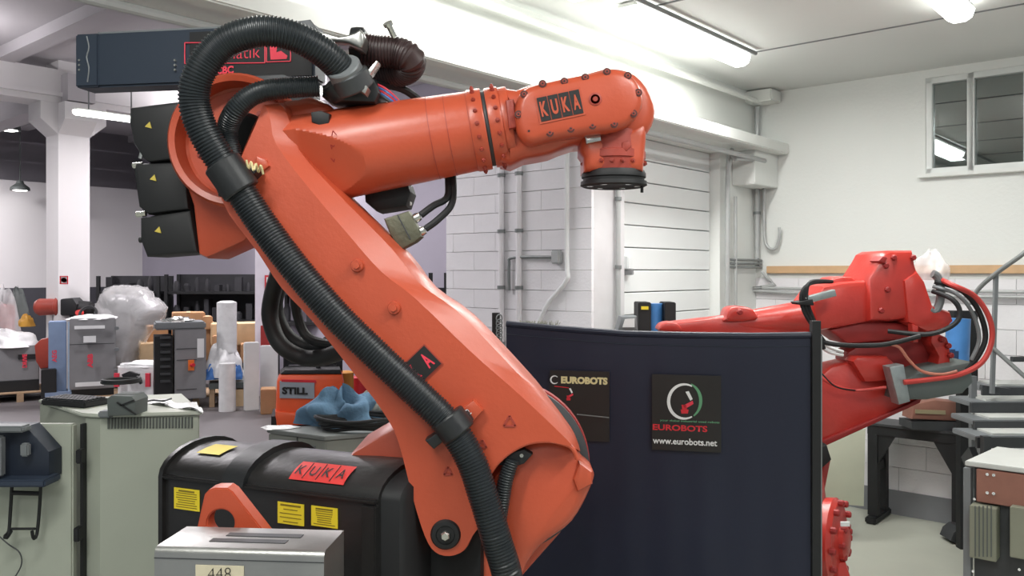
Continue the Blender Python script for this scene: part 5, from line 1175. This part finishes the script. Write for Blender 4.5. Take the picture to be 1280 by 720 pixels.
# steel staircase at the right
stp = thing('steel_stair', V((3.2, 4.9, 0)), 'grey steel staircase with handrail and pale treads at the right edge', 'stairs')
treads = [(1222, 529, 1320, 534, 4.9), (1212, 504, 1320, 511, 5.1), (1212, 564-55, 1320, 512, 5.1)]
for k, (xa, ya, Yv) in enumerate(((1219, 546, 4.75), (1216, 526, 4.95), (1212, 503, 5.15), (1226, 484, 5.35))):
    a = P(xa, ya, Yv); xr_ = P(1330, ya, Yv).x
    child('tread', MB().box(V(((a.x+xr_)/2, Yv+.12, a.z-.01)), (xr_-a.x, .26, .03)), GSTEEL, stp, bev=.004)
    child('tread_lip', MB().box(V(((a.x+xr_)/2, Yv-.01, a.z-.03)), (xr_-a.x, .02, .06)), DSTEEL, stp)
    child('tread_top', MB().box(V(((a.x+xr_)/2+.05, Yv+.12, a.z+.01)), (xr_-a.x-.12, .2, .012)), BENCHT, stp)
child('bracket', MB().bar(P(1262, 489, 5.2), P(1226, 484, 5.2), .03), DSTEEL, stp)
child('post', MB().bar(P(1245, 342, 5.15), P(1240, 492, 5.15), .022), GSTEEL, stp)
child('post', MB().bar(P(1216, 470, 5.3), P(1216, 640, 5.3), .035), GSTEEL, stp)
child('post', MB().bar(P(1232, 545, 4.7), V((P(1232, 0, 4.7).x, 4.7, 0)), .04), DSTEEL, stp)
child('handrail', MB().tube(resample(cr(pts([(1300, 298, 4.9), (1278, 318, 4.95), (1250, 338, 5.1), (1224, 360, 5.25), (1212, 380, 5.3)]), 5), .03), .014, 10), PIPED, stp)
child('handrail', MB().tube(pts([(1238, 432, 5.15), (1300, 488, 5.0)]), .013, 10), PIPED, stp)
child('rail_bar', MB().box(P(1285, 449, 5.1), (.2, .03, .03)), DSTEEL, stp)
child('stringer', MB().bar(P(1210, 565, 5.2), V((P(1300, 0, 4.5).x, 4.5, .03)), .04, .12), DSTEEL, stp)
# workbench / machine at the right edge
t = thing('tool_cabinet', V((2.25, 4.1, 0)), 'grey machine cabinet with pale top and brown panel at the right edge', 'cabinet')
zt3 = H-.86
def g3(px, py): Yv = (H-zt3)*F/(py-HZ); return P(px, py, Yv)
a_, b_, c_ = g3(1206, 576), g3(1246, 558), g3(1330, 592)
d_ = b_+(c_-a_)
child('top', MB().loft([[V((p.x, p.y, z)) for p in (a_, c_, d_, b_)] for z in (zt3-.022, zt3)]), BENCHT, t, bev=.003)
fu = (c_-a_).normalized(); fb = (b_-a_).normalized()
i0 = a_+fu*.03+fb*.03; W_ = (c_-a_).length-.03; D_ = (b_-a_).length-.06
cr4 = [i0, i0+fu*W_, i0+fu*W_+fb*D_, i0+fb*D_]
child('body', MB().loft([[V((p.x, p.y, z)) for p in cr4] for z in (.02, zt3-.022)]), DSTEEL, t)
fn = V((fu.y, -fu.x, 0))
if fn.y > 0: fn = -fn
def fc(px, py, off): q = ray(px, i0+fn*off, fu); return V((q.x, q.y, H-(py-HZ)/F*q.y))
child('corner_post', MB().box(fc(1210, 660, .008)+V((0, 0, -.25)), (.03, .03, 1.4-.5+.15), fu, fb), GSTEEL, t)
child('brown_panel', plate(fc(1258, 611, .02), fu, UZ, sc(66, 3.7), sc(42, 3.7), .03), BROWN, t, bev=.003)
for px, py in ((1234, 593), (1242, 594), (1234, 616), (1242, 617)): child('rivet', MB().cyl(fc(px, py, .034), fc(px, py, .042), .007, seg=8), CHROME, t)
ob = child('filter_block', plate(fc(1231, 664, .04), fu, UZ, sc(30, 3.7), sc(66, 3.7), .09), mat('olive_grey', (128, 130, 114), .6), t, bev=.003)
for k in range(5): child('groove', plate(fc(1219+k*5, 664, .087), fu, UZ, .004, sc(64, 3.7), .006), PLAST, ob)
child('filter_block', plate(fc(1277, 664, .04), fu, UZ, sc(22, 3.6), sc(64, 3.6), .09), bpy.data.materials['olive_grey'], t, bev=.003)
for px, py in ((1218, 624), (1216, 714), (1274, 712)): child('screw', MB().cyl(fc(px, py, 0), fc(px, py, .008), .006, seg=8), CHROME, t)
t = solo('floor_bracket', MB().slab([(1188, 676), (1192, 666), (1200, 660), (1208, 660), (1208, 680), (1198, 681)], 5.85, 6.0, .008, ref=5.85), DSTEEL, 'small dark caster foot on the floor left of the machine cabinet', 'bracket')
for o in list(COL.objects):
    if o.name.startswith('floor_bracket'): o.location.z = 0

# stored goods on the left stand turned towards the aisle
for o in list(COL.objects):
    if o.parent or o.get('kind') == 'structure': continue
    n_ = o.name.split('.')[0]
    if n_ in ('controller_cabinet', 'grey_cabinet', 'blue_panel_rack', 'crate', 'foam_panel', 'carton', 'bin', 'pallet', 'crate_stand') and o.location.x < -1.5:
        o.rotation_euler.z += math.atan2(-o.location.x, o.location.y)+(.06 if n_ == 'controller_cabinet' else 0)
    if n_ == 'pallet_truck': o.rotation_euler.z = .24
